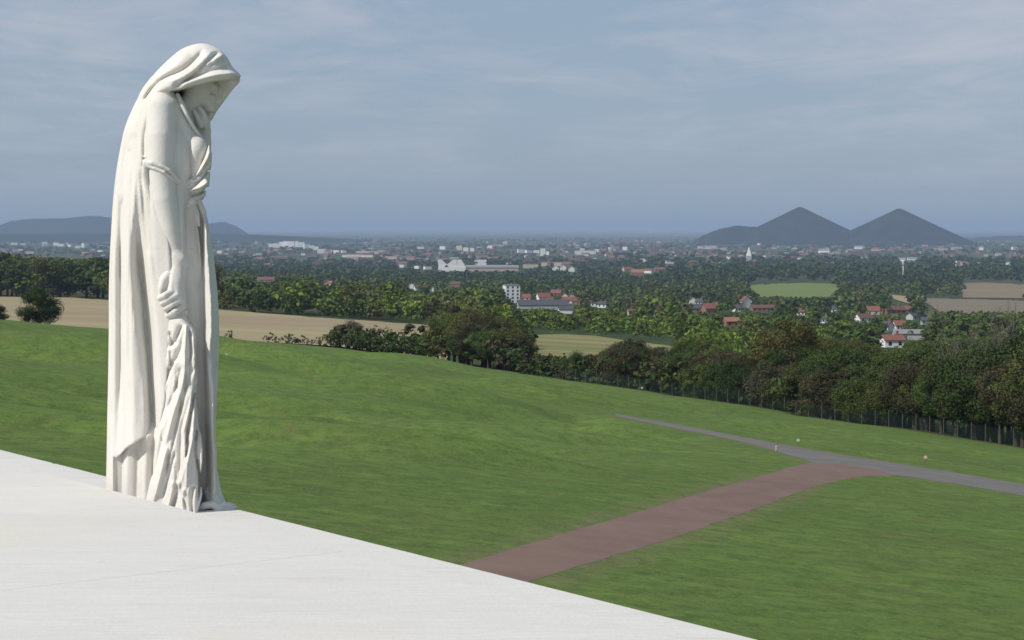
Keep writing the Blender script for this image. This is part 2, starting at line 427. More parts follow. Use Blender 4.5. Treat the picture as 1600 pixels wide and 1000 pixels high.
# ---- cloak and hood ---------------------------------------------------------
c = Sculpt(150, 392, 58, V_BASE + 3, -104, 118, 1.9)
wc = kshear(c.V) * (c.U - UC)
D = np.zeros_like(c.U)
D += fold(c, [(216, 190), (200, 240), (193, 300), (190, 400), (189, 500), (187, 600), (183, 680), (181, 730)], 4.5, -10, (0.3, 0.3), 0.35)
D += fold(c, [(206, 230), (196, 280), (183, 300)], 3, -3)
D += fold(c, [(179, 330), (179, 500), (176, 640), (170, 780)], 7, 5, (0.2, 0))
D += fold(c, [(222, 230), (212, 300), (206, 420), (207, 560), (206, 760)], 11, 8, (0.3, 0))
D += fold(c, [(205, 250), (204, 320), (201, 420), (197, 560)], 3, 3)
D += fold(c, [(214, 300), (219, 400), (226, 480), (233, 570), (238, 690)], 10.5, -32, (0.35, 0), -0.35)   # deep shaded fold
D += fold(c, [(228, 330), (238, 440), (246, 520), (248, 600), (246, 660)], 8.5, 7, (0.3, 0))
D += fold(c, [(229, 262), (234, 300), (240, 350)], 4, -5, (0, 0.5))
D += fold(c, [(222, 262), (226, 320), (233, 400)], 4, -3)
D += fold(c, [(246, 158), (231, 208), (228, 252)], 3.0, -8, (0.1, 0.1), 0.4)
D += fold(c, [(228, 246), (228, 262)], 3.5, -7)
# neck folds that run from the hood over the back
for pts, wd, a in (([(322, 76), (311, 93), (288, 113), (252, 129), (222, 165)], 3.4, -6), ([(346, 83), (326, 99), (304, 122), (271, 141)], 2.6, -7),
                   ([(300, 84), (280, 104), (245, 130)], 6, 3), ([(334, 84), (318, 104), (290, 124), (262, 134)], 5, 4.5),
                   ([(362, 105), (340, 112), (310, 122), (286, 133)], 3.6, -4.5), ([(372, 118), (345, 121), (310, 129), (280, 140)], 4, 5.5),
                   ([(356, 96), (338, 103), (318, 116)], 2.4, -3.5), ([(360, 92), (366, 102), (365, 112)], 2.0, -3), ([(352, 88), (340, 96), (334, 104)], 3, 3),
                   ([(240, 128), (222, 165), (208, 220)], 8, 3)):
    D += fold(c, pts, wd, a, (0.15, 0.15))
rr = random.Random(12)
for k in range(34):          # small creases running down the cloak
    v0 = rr.uniform(190, 600); u0 = np.interp(v0, [190, 300, 600], [215, 200, 190]) + rr.uniform(-18, 42) * (1 if v0 > 260 else 0.6)
    L_ = rr.uniform(50, 150); dx = rr.uniform(-4, 6) + (8 if u0 > 214 else -3) * L_ / 150
    D += fold(c, [(u0, v0), (u0 + dx * 0.4, v0 + L_ * 0.5), (u0 + dx, v0 + L_)], rr.uniform(1.8, 3.2), rr.choice((-1, 1)) * rr.uniform(1.0, 2.4), (0.35, 0.35), rr.uniform(-0.6, 0.6))
near = ss(c.W - wc[:, :, None], -15, 25)
back = sum(fold(c, [(u0 + 10, 160), (u0, 400), (u0 - 3, 800)], 9, 9) for u0 in (222, 246, 270, 296, 322))
Fc = c.pillow(c.poly(BODY), 74, body_T(c.V) + 7, wc)
Fc = Fc - D[:, :, None] * near - back[:, :, None] * (1 - near)
ub = np.interp(c.v, [120, 140, 160, 208, 250, 300, 350, 400, 450, 500, 560, 620, 672, 700, 830], [276, 268, 252, 244, 246, 254, 262, 268, 268, 266, 262, 257, 246, 238, 238])
ubf = np.interp(c.v, [120, 200, 830], [290, 306, 318])                       # the far side is cloaked further forward
cut = np.where(c.W > 0, c.U[:, :, None] - ub[None, :, None], c.U[:, :, None] - ubf[None, :, None])
hem = np.interp(c.u, [150, 173, 176.5, 180, 186, 194, 202, 211, 220, 230, 241, 262], [860, 860, 712, 713, 708, 698, 690, 684, 678, 674, 668, 664])
hemf = np.where(c.W > 0, 1, 0) * hem[:, None, None] + np.where(c.W > 0, 0, 1) * 860.0
Fc = smax(smax(Fc, cut, 4), c.V[:, :, None] - hemf, 3)
# hood: a hollow shell, open in front
HOOD = [(379, 122), (367, 106), (356, 88), (341, 75), (318, 68.5), (291, 75), (270, 90), (248, 111), (232, 131), (222, 152), (236, 172), (262, 170), (290, 196), (322, 194), (336, 178), (348, 163), (362, 144)]
sh = c.poly(HOOD)
wch = 0.25 * (c.U - 290) + 6
Fh = c.pillow(sh, 46, 60 + 2 * ss(290 - c.U, 0, 60), wch + 3) - D[:, :, None] * near
cav = [(384, 121.5), (372, 124.5), (350, 128), (330, 131), (310, 136), (286, 142), (268, 146), (274, 156), (292, 200), (330, 206), (352, 190), (384, 150)]
Fcav = smax(-c.poly(cav)[:, :, None] * np.ones_like(c.W), (wch - 27)[:, :, None] - c.W, 3)
inner = c.pillow(c.poly([(366, 124), (352, 100), (340, 88), (318, 82), (296, 88), (284, 110), (284, 150), (292, 200), (330, 206), (346, 170)]), 34, 36, wch)
Fcav = smin(Fcav, inner, 1.5)
Fh = smax(Fh, -Fcav, 2.5)
# the far flap of the hood, seen past the face
flap = c.pillow(c.poly([(379, 121), (366, 139), (352, 158), (341, 173), (332, 187), (318, 186), (310, 150), (330, 118), (358, 104)]), 9, 9, wch - 27)
Fh = smin(Fh, flap, 5)
c.F = smax(smin(Fc, Fh, 5), (c.V - V_BASE)[:, :, None] * np.ones_like(c.W), 1.0)
part('cloak', c.mesh('cloak'), M_STATUE, statue)
# ---- the woman herself: head, neck, bust, arms and hands as one surface ------
b = Sculpt(226, 352, 84, 504, -40, 112, 1.4)
H = b.ball((314, 124, 1), (30, 33, 23))
H = smin(H, b.capsule([(318, 132, 2), (327, 152, 3), (329, 164, 4)], [23, 16, 10]), 8)      # face and jaw, bowed forward
H = smin(H, b.capsule([(340, 141, 4), (344, 154, 4), (346, 160, 4)], [4, 4.2, 3.6]), 4)          # nose
H = smin(H, b.capsule([(338, 134, 16), (343, 136, 4)], [4, 4]), 4)                                 # brow
H = smin(H, b.capsule([(338, 166, 8), (340, 166, 3)], [3, 3]), 3)
H = smin(H, b.capsule([(335, 171, 8), (337, 171, 3)], [3, 3]), 3)
H = smax(H, -b.ball((338, 147, 18), (6, 4.5, 7)), 5)                                               # eye socket
H = smin(H, b.capsule([(331, 149, 17), (338, 150, 13)], [2.2, 2.4]), 3)
H = smax(H, -b.ball((343, 165, 15), (4, 3, 8)), 3)
H = np.concatenate([H[:, :, 3:], H[:, :, -3:]], axis=2)          # set the whole face deeper in the hood
H = smin(H, b.capsule([(308, 140, 6), (298, 170, 6), (288, 190, 8)], [16, 15, 20]), 8)      # neck
chest = b.pillow(b.poly([(262, 150), (284, 152), (300, 184), (312, 208), (325, 228), (327, 256), (322, 288), (316, 312), (270, 312), (250, 250), (250, 180)]), 26, 46, 0.3 * (b.U - UC) + 2)
H = smin(H, chest, 10)
H = smin(H, b.ball((310, 234, 47), (15, 19, 18)), 6)                                               # breast
H = smin(H, b.ball((316, 236, -4), (15, 18, 17)), 7)
H = smax(H, -b.capsule([(283, 185, 62), (287, 230, 62), (289, 275, 58)], [7, 10, 10]), 8)          # hollow beside the arm
# raised arm and hand that support the chin (far side)
H = smin(H, b.capsule([(318, 250, -6), (324, 222, 0), (324, 202, 4)], [11, 9, 7]), 4)
H = smin(H, b.capsule([(324, 202, 4), (322, 188, 7)], [8, 9]), 3)
for q in range(4):
    H = smin(H, b.capsule([(325 - q * 0.4, 198, -1 + q * 5.4), (326 - q * 0.8, 184, 1 + q * 5.6), (321 - q * 0.6, 172 + q * 0.8, 2 + q * 5.8), (313, 163 + q * 1.6, 3 + q * 5.8)], [3.8, 3.6, 3.3, 2.7]), 1.0)
H = smin(H, b.capsule([(317, 196, 22), (311, 184, 25), (306, 173, 24)], [4.0, 3.6, 3.0]), 1.5)
H = smin(H, b.ball((318, 186, 9), (8, 10, 12)), 4)
H = smin(H, b.capsule([(313, 188, 12), (312, 176, 13)], [6, 6]), 4)
H = smin(H, b.capsule([(296, 172, -2), (308, 190, -4), (318, 214, -4)], [13, 12, 12]), 5)
# near arm hanging down
A = b.capsule([(256, 156, 34), (255, 172, 46), (254, 215, 58), (253, 262, 65), (259, 310, 69), (267, 355, 70), (277, 402, 70)], [20, 23.5, 23, 20.5, 20, 17, 12.5])
H = smin(H, A, 9)
H = smin(H, b.capsule([(277, 400, 73), (278, 418, 76), (276, 436, 80), (273, 450, 82)], [13.5, 12.5, 13, 12.5]), 6)
H = smin(H, b.capsule([(284, 402, 80), (290, 411, 78)], [6, 5]), 6)                                # wrist bone
knuck = [(268, 451, 94), (276, 456, 95), (282, 463, 93), (286, 473, 89)]
tips = [(250, 461, 88), (254, 469, 89), (259, 477, 89), (264, 487, 87)]
for kx, (kn, tp) in enumerate(zip(knuck, tips)):
    mid = ((kn[0] * 0.45 + tp[0] * 0.55), (kn[1] * 0.45 + tp[1] * 0.55) - 0.5, 97 - kx * 0.8)
    curl = (tp[0] + 3, tp[1] + 2, 72)
    H = smin(H, b.capsule([(272 + 3 * kx, 420, 84 - kx), kn], [4.4, 4.6]), 3.5)
    H = smin(H, b.capsule([kn, mid, tp, curl], [5.2, 4.9, 4.6, 4.0]), 0.8)
H = smin(H, b.capsule([(264, 424, 80), (257, 434, 83), (253, 446, 83), (252, 457, 80)], [7, 6, 5.2, 4.4]), 2)   # thumb
H = smin(H, b.capsule([(250, 418, 70), (256, 440, 68), (262, 470, 66)], [9, 11, 12]), 8)
H = smin(H, b.capsule([(262, 488, 76), (274, 486, 80), (286, 484, 76)], [9, 10, 8]), 4)
b.F = H
part('body', b.mesh('body'), M_STATUE, statue)
# ---- girdle: bunched cloth at the breast, its neck band, the strap round the arm and the knot ----
b = Sculpt(224, 340, 142, 360, -30, 110, 1.4)
bunch = [(283, 286), (300, 273), (314, 254), (324, 232), (329, 228), (332, 246), (330, 268), (326, 294), (318, 306), (306, 314), (298, 311), (291, 297)]
Dg = sum(fold(b, pts, wd, a) for pts, wd, a in (
    ([(286, 287), (306, 276), (322, 252), (330, 234)], 3, 4), ([(290, 293), (312, 283), (329, 262)], 2.4, -6), ([(292, 298), (314, 292), (327, 282)], 2.8, 4.5),
    ([(296, 304), (314, 301), (326, 290)], 2.2, -6), ([(299, 310), (312, 309), (322, 300)], 3, 4), ([(300, 281), (318, 268), (327, 250)], 2.2, -4)))
G = b.pillow(b.poly(bunch), 15, 26, 0.3 * (b.U - 305) + 40) - Dg[:, :, None]
G = smin(G, b.capsule([(280, 150, 40), (285, 162, 46), (293, 180, 50), (303, 198, 48), (314, 214, 44), (325, 227, 38), (329, 240, 34)], [3.5, 4, 3.6, 3.2, 3, 3.2, 4]), 2)
G = smin(G, b.capsule([(229, 254, 72), (240, 256, 84), (254, 261, 86.5), (266, 267, 85), (275, 276, 78), (284, 286, 62)], [4, 3.6, 3, 3, 3, 4]), 2)
G = smin(G, b.capsule([(231, 258, 74), (244, 264, 84), (258, 270, 87), (270, 279, 82), (280, 287, 66)], [4, 3, 2.6, 2.6, 3]), 1.5)
G = smin(G, b.capsule([(230, 256, 72), (229, 270, 70), (232, 290, 68), (238, 320, 70)], [5, 5, 4, 2]), 3)
G = smin(G, b.capsule([(284, 286, 60), (292, 300, 58), (298, 312, 54)], [3, 3, 4]), 2)
G = smin(G, b.ball((301, 314, 58), (8, 6, 9)), 2)
G = smin(G, b.ball((296, 320, 60), (5, 4, 7)), 2)
G = smin(G, b.capsule([(302, 318, 56), (308, 330, 56), (311, 350, 58)], [5, 4, 2.5]), 2)
G = smin(G, b.capsule([(310, 312, 50), (318, 330, 50), (322, 352, 48)], [5, 5, 3]), 2)
b.F = G
part('girdle', b.mesh('girdle'), M_STATUE, statue)
# ---- cloth that hangs from the hand, finely crumpled ------------------------
b = Sculpt(214, 322, 478, V_BASE + 3, 18, 150, 1.35)
DR = [(259, 486), (276, 482), (288, 486), (294, 498), (303, 513), (304, 545), (306, 582), (303, 598), (306, 640), (311, 690), (309, 728), (312, 758), (306, 785), (303, 830), (262, 830), (226, 830), (224, 786), (231, 750), (240, 706), (243, 672), (254, 630), (257, 590), (258, 540), (256, 505)]
Dd = np.zeros_like(b.U)
for pts, wd, a in (
    ([(284, 500), (276, 520), (262, 540)], 3, -6), ([(290, 498), (288, 530), (286, 570)], 3, 4), ([(287, 505), (280, 540), (264, 572), (257, 592)], 2.6, -4.5),
    ([(294, 502), (297, 540), (294, 580), (298, 600)], 2.4, -4.5), ([(300, 512), (302, 560), (300, 590)], 2.6, 4), ([(289, 540), (284, 590), (268, 640), (256, 690)], 3.2, 4.5),
    ([(283, 560), (272, 600), (258, 636)], 2.2, -4), ([(292, 560), (288, 600), (278, 640), (266, 690), (254, 740)], 2.4, -5), ([(297, 600), (290, 630), (281, 660), (279, 700), (277, 740)], 2.6, -6),
    ([(299, 592), (293, 625), (286, 660), (284, 720), (268, 770)], 3, 6), ([(302, 600), (297, 630), (291, 665), (287, 690)], 2.2, -6), ([(301, 620), (298, 670), (290, 710), (287, 760)], 3.6, 6),
    ([(296, 668), (286, 702), (279, 740), (284, 768), (293, 785)], 2.4, -5.5), ([(306, 650), (302, 690), (308, 730), (304, 780)], 2.6, -5), ([(309, 660), (312, 700), (307, 735)], 2.6, 4),
    ([(272, 690), (262, 730), (250, 775)], 2.8, -4), ([(262, 680), (248, 730), (236, 780)], 3.2, 4), ([(256, 660), (247, 700), (236, 750)], 2.6, -4),
    ([(276, 740), (272, 765), (262, 792)], 2.6, -6), ([(270, 735), (258, 790)], 3, 4), ([(264, 510), (270, 530), (276, 522)], 2, -4), ([(262, 548), (266, 566), (275, 552)], 2, 3),
    ([(284, 745), (282, 775), (290, 795)], 3, 5), ([(300, 740), (296, 770), (298, 796)], 2.6, -5)):
    Dd += fold(b, pts, wd, a * 1.25, (0.15, 0.2), 0.4)
rr = random.Random(5)
for k in range(46):
    v0 = rr.uniform(500, 740); u0 = rr.uniform(254, 308) - max(0, v0 - 620) * 0.10
    Dd += fold(b, [(u0, v0), (u0 - rr.uniform(-2, 7), v0 + 14), (u0 - rr.uniform(0, 12), v0 + rr.uniform(26, 48))], rr.uniform(1.3, 2.4), rr.choice((-1, 1)) * rr.uniform(1.2, 2.8), (0.3, 0.3), rr.uniform(-0.5, 0.5))
b.F = smax(b.pillow(b.poly(DR), 17, 26 - 4 * ss(b.V, 500, 560), kshear(b.V) * (b.U - UC) * 0.8 + 69 + 3 * ss(b.V, 560, 760) - 10 * (1 - ss(b.V, 486, 540)) + 6 * ss(b.U, 270, 300)) - Dd[:, :, None], (b.V - V_BASE)[:, :, None] * np.ones_like(b.W), 1.0)
part('hanging_cloth', b.mesh('hanging_cloth'), M_STATUE, statue)
# ------------------------------------------------------------------ terrain
_tp = np.array([-400, 0, 300, 600, 900, 1200, 1600, 2000], float)
_ty = np.array([150, 300, 400, 600, 850, 1200, 1800, 2500, 3500, 5000, 90000], float)
_tz = np.array([
    [-12, -19, -22, -25, -30, -36, -48, -62, -78, -80, -80],
    [-12, -20, -23, -26, -30.5, -36, -48, -62, -78, -80, -80],
    [-14, -21, -24.5, -28, -33.5, -41, -53, -66, -78, -80, -80],
    [-16, -23, -26, -30.5, -38, -47, -60, -70, -79, -80, -80],
    [-20, -24, -27.5, -34, -43, -53, -64, -73, -79.5, -80, -80],
    [-20, -26, -30, -37, -46, -56, -66, -74, -79.5, -80, -80],
    [-22, -28, -32, -40, -49, -58, -68, -75, -79.5, -80, -80],
    [-24, -30, -34, -42, -50, -60, -69, -75, -79.5, -80, -80]], float)
def lawn_plane(X, Y):
    return -6.6 - 0.104 * np.clip(X, -170, 130) - 0.0533 * np.clip(Y, -60, 420)
def lawn_limit(px):      # distance at which the mown lawn ends, by bearing
    return np.interp(px, [-600, -100, 0, 170, 340, 530, 700, 890, 1250, 1600, 1900, 2600], [250, 285, 300, 318, 336, 360, 325, 289, 238, 196, 172, 150])
def bearing(X, Y): return 800 + 3000 * np.clip(X / np.maximum(Y, 20.0), -1.0, 1.0)
_br = np.random.default_rng(11); _nb = 300
_bx = np.stack([_br.uniform(-105, 60, _nb), _br.uniform(84, 330, _nb), _br.uniform(1.8, 4.4, _nb), _br.uniform(-4.8, 3.1, _nb)], 1)
ROAD_PTS = []            # filled below: centre points that keep the lawn smooth
RIDGES = [(450, 690, 13, 3.0, 0.9), (250, 702, 11, 2.6, 0.8), (700, 660, 10, 3, 0.8), (560, 612, 15, 5, 1.1), (820, 622, 12, 4, 1.0), (120, 560, 15, 5, 1.2), (420, 560, 14, 6, 1.1), (690, 575, 16, 7, 1.1),
          (520, 640, 16, 4, -1.2), (820, 655, 12, 3.5, -1.1), (620, 588, 18, 6, -1.4), (950, 655, 6, 3, -0.7), (300, 610, 16, 5, -1.2), (80, 600, 14, 5, -1.2), (1050, 640, 8, 3, -0.8), (980, 618, 10, 4, -0.9), (760, 602, 14, 5, -1.2), (400, 660, 12, 3.5, -0.9), (640, 680, 9, 3, -0.8)]
RXY = []
def bumps(X, Y):
    z = np.zeros_like(X)
    if Y.min() > 400 or Y.max() < 72: return z
    if Y.size > 1000:
        m0 = (Y > 72) & (Y < 400) & (np.abs(X) < 170)
        if m0.sum() < Y.size and m0.any(): z[m0] = bumps(X[m0], Y[m0]); return z
    for bx, by, r, a in _bx:
        m = (np.abs(X - bx) < 4.5 * r) & (np.abs(Y - by) < 3 * r)
        if not m.any(): continue
        q = (((X[m] - bx) / 1.7) ** 2 + (Y[m] - by) ** 2) / r ** 2
        z[m] += a * (r / 7.0) * np.exp(-q)
    if not RXY: RXY.extend(plane_hit(q[0], q[1]) for q in RIDGES)
    for (bx, by), (px_, py_, rx_, ry_, a_) in zip(RXY, RIDGES):
        z += 1.8 * a_ * np.exp(-((X - bx + 0.35 * (Y - by)) / rx_) ** 2 - ((Y - by) / ry_) ** 2)
    k = ss(Y, 72, 104)
    if len(ROAD_PTS):
        d = np.full(X.shape, 1e9)
        for p in ROAD_PTS: d = np.minimum(d, np.hypot(X - p[0], Y - p[1]))
        k = k * ss(d, 3.5, 9)
    return z * k
def height(X, Y):
    X = np.asarray(X, float); Y = np.asarray(Y, float)
    px = bearing(X, Y); L = lawn_limit(px)
    pc = np.clip(px, _tp[0], _tp[-1]); i = np.clip(np.searchsorted(_tp, pc) - 1, 0, len(_tp) - 2); f = (pc - _tp[i]) / (_tp[i + 1] - _tp[i])
    yc = np.clip(Y, _ty[0], _ty[-1]); j = np.clip(np.searchsorted(_ty, yc) - 1, 0, len(_ty) - 2); t = (yc - _ty[j]) / (_ty[j + 1] - _ty[j])
    zb = (_tz[i, j] * (1 - f) + _tz[i + 1, j] * f) * (1 - t) + (_tz[i, j + 1] * (1 - f) + _tz[i + 1, j + 1] * f) * t
    zl = lawn_plane(X, Y); k = ss(Y / L, 0.985, 1.22)
    return CZ + zl * (1 - k) + zb * k + bumps(X, Y) * (1 - k) * (1 - 0.8 * ss(Y / L, 0.80, 0.96))
def h1(x, y): return float(height(np.array([x]), np.array([y]))[0])
def ground_hit(px, py, y0=60.0, y1=40000.0):
    d = ray(px, py); d = d / d[1]; ys = np.geomspace(y0, y1, 1500)
    below = CZ + d[2] * ys < height(d[0] * ys, ys)
    k = int(np.argmax(below)) if below.any() else len(ys) - 1
    return np.array([d[0] * ys[k], ys[k], h1(d[0] * ys[k], ys[k])])
def plane_hit(px, py):   # on the smooth lawn
    d = ray(px, py); d = d / d[1]; lo, hi = 5.0, 600.0
    for _ in range(50):
        m = (lo + hi) / 2
        if d[2] * m > lawn_plane(d[0] * m, m): lo = m
        else: hi = m
    return np.array([d[0] * lo, lo])
# roads (edges as pairs of curves), laid on the smooth lawn
def resample(pts, n):
    p = smooth_pts(pts, False, 6); L = np.concatenate([[0], np.cumsum(np.linalg.norm(np.diff(p, axis=0), axis=1))])
    t = np.linspace(0, L[-1], n); return np.stack([np.interp(t, L, p[:, 0]), np.interp(t, L, p[:, 1])], 1)
red_l = [plane_hit(*q) for q in ((640, 905), (730, 879.5), (850, 843), (1000, 799), (1100, 769), (1200, 741), (1243, 728), (1300, 716))]
red_r = [plane_hit(*q) for q in ((700, 950), (840, 905), (950, 871), (1080, 831), (1200, 787), (1275, 760), (1345, 745), (1425, 743))]
grey_u = [plane_hit(*q) for q in ((958, 646), (1050, 662), (1150, 681), (1230, 696), (1330, 713), (1450, 732), (1600, 757), (1800, 792))]
grey_l = [plane_hit(*q) for q in ((962, 650), (1050, 668), (1125, 683), (1190, 698), (1290, 727), (1440, 748), (1600, 775), (1800, 818))]
def road_mesh(name, a, b, n, m, lift, ragged, seed):
    r = np.random.default_rng(seed); A = resample(a, n); B = resample(b, n)
    A = A + r.normal(0, ragged, A.shape); B = B + r.normal(0, ragged, B.shape)
    v = []; 
    for i in range(n):
        for j in range(m):
            t = j / (m - 1); p = A[i] * (1 - t) + B[i] * t
            v.append((p[0], p[1], CZ + lawn_plane(p[0], p[1]) + lift + 0.03 * math.sin(math.pi * t)))
    f = np.array([(i * m + j, i * m + j + 1, (i + 1) * m + j + 1, (i + 1) * m + j) for i in range(n - 1) for j in range(m - 1)])
    me = new_mesh(name, v, f, True)
    if me.polygons[0].normal.z < 0: me.flip_normals()
    return me, list(0.5 * (A + B)) + list(A[::4]) + list(B[::4])
me_red, c_red = road_mesh('red_path', red_l, red_r, 100, 9, 0.004, 0.03, 1)
me_grey, c_grey = road_mesh('grey_road', grey_u, grey_l, 110, 9, 0.010, 0.035, 2)
ROAD_PTS = np.array(c_red[::6] + c_grey[::6])
def asphalt(name, col, spot):
    n = N(name); c = n.pos()
    f = n.noise(c, 0.35, 5, 0.6); g = n.noise(c, 9.0, 5, 0.7); w = n.noise(n.mapping(c, (0.8, 0.25, 1), (0, 0, 0.5)), 0.9, 4, 0.6)
    k = n.mix(n.rng(f, 0.3, 0.7), tuple(x * 0.86 for x in col), tuple(x * 1.12 for x in col))
    k = n.mix(n.math('MULTIPLY', n.rng(w, 0.55, 0.72), 0.4), k, spot)
    k = n.mix(n.rng(g, 0.35, 0.65, 0, 0.25), k, tuple(x * 0.7 for x in col)); n.bump(g, 0.4, 0.02)
    return n.done(k, 0.92, 0.2)
tag(obj('red_path', me_red, asphalt('red_asphalt', (0.185, 0.122, 0.098), (0.225, 0.162, 0.132))), 'reddish asphalt path running from the terrace to the grey road', kind='structure')
tag(obj('grey_road', me_grey, asphalt('grey_asphalt', (0.160, 0.150, 0.138), (0.195, 0.184, 0.17))), 'narrow grey asphalt road curving across the lawn', kind='structure')
# the ground: one sheet from behind the terrace to the horizon
def axis(fine0, fine1, step, lo, hi, g=1.13):
    mid = list(np.arange(fine0, fine1 + 1e-6, step)); a = []; x = fine0; s_ = step
    while x > lo: s_ *= g; x -= s_; a.append(max(x, lo))
    b_ = []; x = fine1; s_ = step
    while x < hi: s_ *= g; x += s_; b_.append(min(x, hi))
    return np.array(a[::-1] + mid + b_)
gx = axis(-100, 68, 0.85, -34000, 34000); gy = axis(36, 352, 0.9, -2500, 60000, 1.045)
GX, GY = np.meshgrid(gx, gy, indexing='xy'); GZ = height(GX.ravel(), GY.ravel()).reshape(GX.shape)
ny_, nx_ = GX.shape; ii = np.arange(ny_ * nx_).reshape(ny_, nx_)
gq = np.stack([ii[:-1, :-1], ii[:-1, 1:], ii[1:, 1:], ii[1:, :-1]], -1).reshape(-1, 4)
me = new_mesh('ground', np.stack([GX.ravel(), GY.ravel(), GZ.ravel()], 1), gq, True)
at = me.attributes.new('mown', 'FLOAT', 'POINT')
at.data.foreach_set('value', (1 - ss(GY / lawn_limit(bearing(GX, GY)), 0.99, 1.02)).ravel().astype(np.float32))
wn2 = np.full(GX.shape, 9.0)
for pts in (resample(red_l[:6], 120), resample(red_r[:6], 120), resample(grey_u, 90), resample(grey_l, 90)):
    for p in pts:
        a_, b_ = np.searchsorted(gx, (p[0] - 2, p[0] + 2)); c_, d_ = np.searchsorted(gy, (p[1] - 2, p[1] + 2))
        wn2[c_:d_, a_:b_] = np.minimum(wn2[c_:d_, a_:b_], np.hypot(GX[c_:d_, a_:b_] - p[0], GY[c_:d_, a_:b_] - p[1]))
at = me.attributes.new('worn', 'FLOAT', 'POINT'); at.data.foreach_set('value', (1 - ss(wn2, 0.2, 1.5)).ravel().astype(np.float32))
def ground_mat():
    n = N('land'); c = n.pos(); lawn = n.new('ShaderNodeAttribute', attribute_name='mown').outputs['Fac']
    big = n.noise(c, 0.035, 4, 0.6); mid = n.noise(n.mapping(c, (0.55, 1.0, 1)), 0.14, 6, 0.66); sm = n.noise(c, 1.1, 5, 0.72); fi = n.noise(c, 5.5, 5, 0.85)
    st = n.noise(n.mapping(c, (0.7, 1.3, 1), (0, 0, 0.22)), 0.5, 6, 0.7)
    g = n.mix(n.rng(big, 0.32, 0.68), (0.082, 0.134, 0.028), (0.115, 0.180, 0.038))
    g = n.mix(n.rng(mid, 0.45, 0.66, 0, 0.6), g, (0.088, 0.096, 0.032))
    g = n.mix(n.rng(st, 0.47, 0.62, 0, 0.75), g, (0.140, 0.205, 0.045))
    g = n.mix(n.rng(sm, 0.44, 0.62, 0, 0.75), g, (0.052, 0.090, 0.021))
    g = n.mix(n.rng(fi, 0.46, 0.62, 0, 0.75), g, (0.135, 0.185, 0.065))
    g = n.mix(n.rng(n.noise(c, 0.5, 3, 0.5), 0.62, 0.76, 0, 0.5), g, (0.135, 0.115, 0.055))
    worn = n.new('ShaderNodeAttribute', attribute_name='worn').outputs['Fac']
    g = n.mix(n.math('MULTIPLY', worn, n.rng(n.noise(c, 1.3, 4, 0.7), 0.42, 0.6, 0, 0.85)), g, (0.17, 0.145, 0.085))
    vor = n.new('ShaderNodeTexVoronoi', {'Vector': n.mapping(n.mix(0.12, c, n.new('ShaderNodeTexNoise', {'Vector': c, 'Scale': 0.002}).outputs['Color']), (0.0042, 0.0022, 0.0)), 'Scale': 1.0})
    far = n.ramp(n.new('ShaderNodeSeparateColor', {'Color': vor.outputs['Color']}).outputs[0], [(0.0, (0.035, 0.050, 0.020)), (0.3, (0.05, 0.075, 0.025)), (0.5, (0.045, 0.06, 0.024)), (0.78, (0.07, 0.075, 0.035)), (0.9, (0.12, 0.11, 0.06)), (1.0, (0.06, 0.10, 0.03))])
    far = n.mix(n.rng(n.noise(c, 0.03, 5, 0.65), 0.4, 0.7, 0, 0.5), far, (0.045, 0.055, 0.022))
    n.bump(n.math('ADD', n.math('MULTIPLY', sm, 0.6), n.math('MULTIPLY', fi, 0.25)), 0.75, 0.22)
    return n.done(n.mix(lawn, far, g), 0.95, 0.08)
tag(obj('ground', me, ground_mat()), 'mown green lawn and the open land that falls to the plain', kind='structure')
# ------------------------------------------------------------------ fields: sheets draped over the land
def field(name, label, top, bottom, mat, n=40, m=24, lift=0.25, wob=0.02):
    """top/bottom: far and near edges as lists of ground points (x, y)"""
    A = resample([p[:2] for p in top], n); B = resample([p[:2] for p in bottom], n); r = np.random.default_rng(len(name) + n)
    A = A * (1 + r.normal(0, wob * 0.3, (n, 1))); v = []
    for i in range(n):
        for j in range(m):
            t = j / (m - 1); p = A[i] * (1 - t) + B[i] * t; v.append((p[0], p[1], h1(p[0], p[1]) + lift))
    f = np.array([(i * m + j, i * m + j + 1, (i + 1) * m + j + 1, (i + 1) * m + j) for i in range(n - 1) for j in range(m - 1)])
    me = new_mesh(name, v, f, True)
    if me.polygons[0].normal.z < 0: me.flip_normals()
    return tag(obj(name, me, mat), label, kind='structure')
def field_mat(name, a, b_, band, sc=0.02):
    n = N(name); c = n.pos()
    f = n.noise(n.mapping(c, (0.25, 1.6, 1)), sc, 4, 0.6); g = n.noise(c, 0.35, 5, 0.7)
    k = n.mix(n.rng(f, 0.4, 0.6), a, b_); k = n.mix(n.rng(g, 0.4, 0.7, 0, 0.35), k, band)
    k = n.mix(n.rng(n.noise(n.mapping(c, (0.04, 1.0, 1), (0, 0, 0.1)), 0.16, 3, 0.6), 0.5, 0.62, 0, 0.5), k, band)
    return n.done(k, 0.95, 0.05)
M_STUB = field_mat('stubble', (0.34, 0.285, 0.17), (0.30, 0.225, 0.155), (0.23, 0.225, 0.105))
M_BROWN = field_mat('ploughed_earth', (0.235, 0.175, 0.115), (0.20, 0.155, 0.11), (0.16, 0.15, 0.085), 0.012)
M_GRN = field_mat('pasture', (0.145, 0.185, 0.055), (0.175, 0.20, 0.062), (0.095, 0.14, 0.04), 0.012)
M_DRY = field_mat('dry_meadow', (0.19, 0.185, 0.08), (0.27, 0.235, 0.12), (0.11, 0.14, 0.045), 0.03)
gh = ground_hit
def near_edge(px, k): L = float(lawn_limit(px)) * k; return np.array([(px - 800) / 3000 * L, L])
stub_top = [gh(q[0], q[1]) for q in ((-260, 463), (0, 464), (100, 466), (170, 470), (340, 485), (480, 496), (620, 506), (700, 510))]
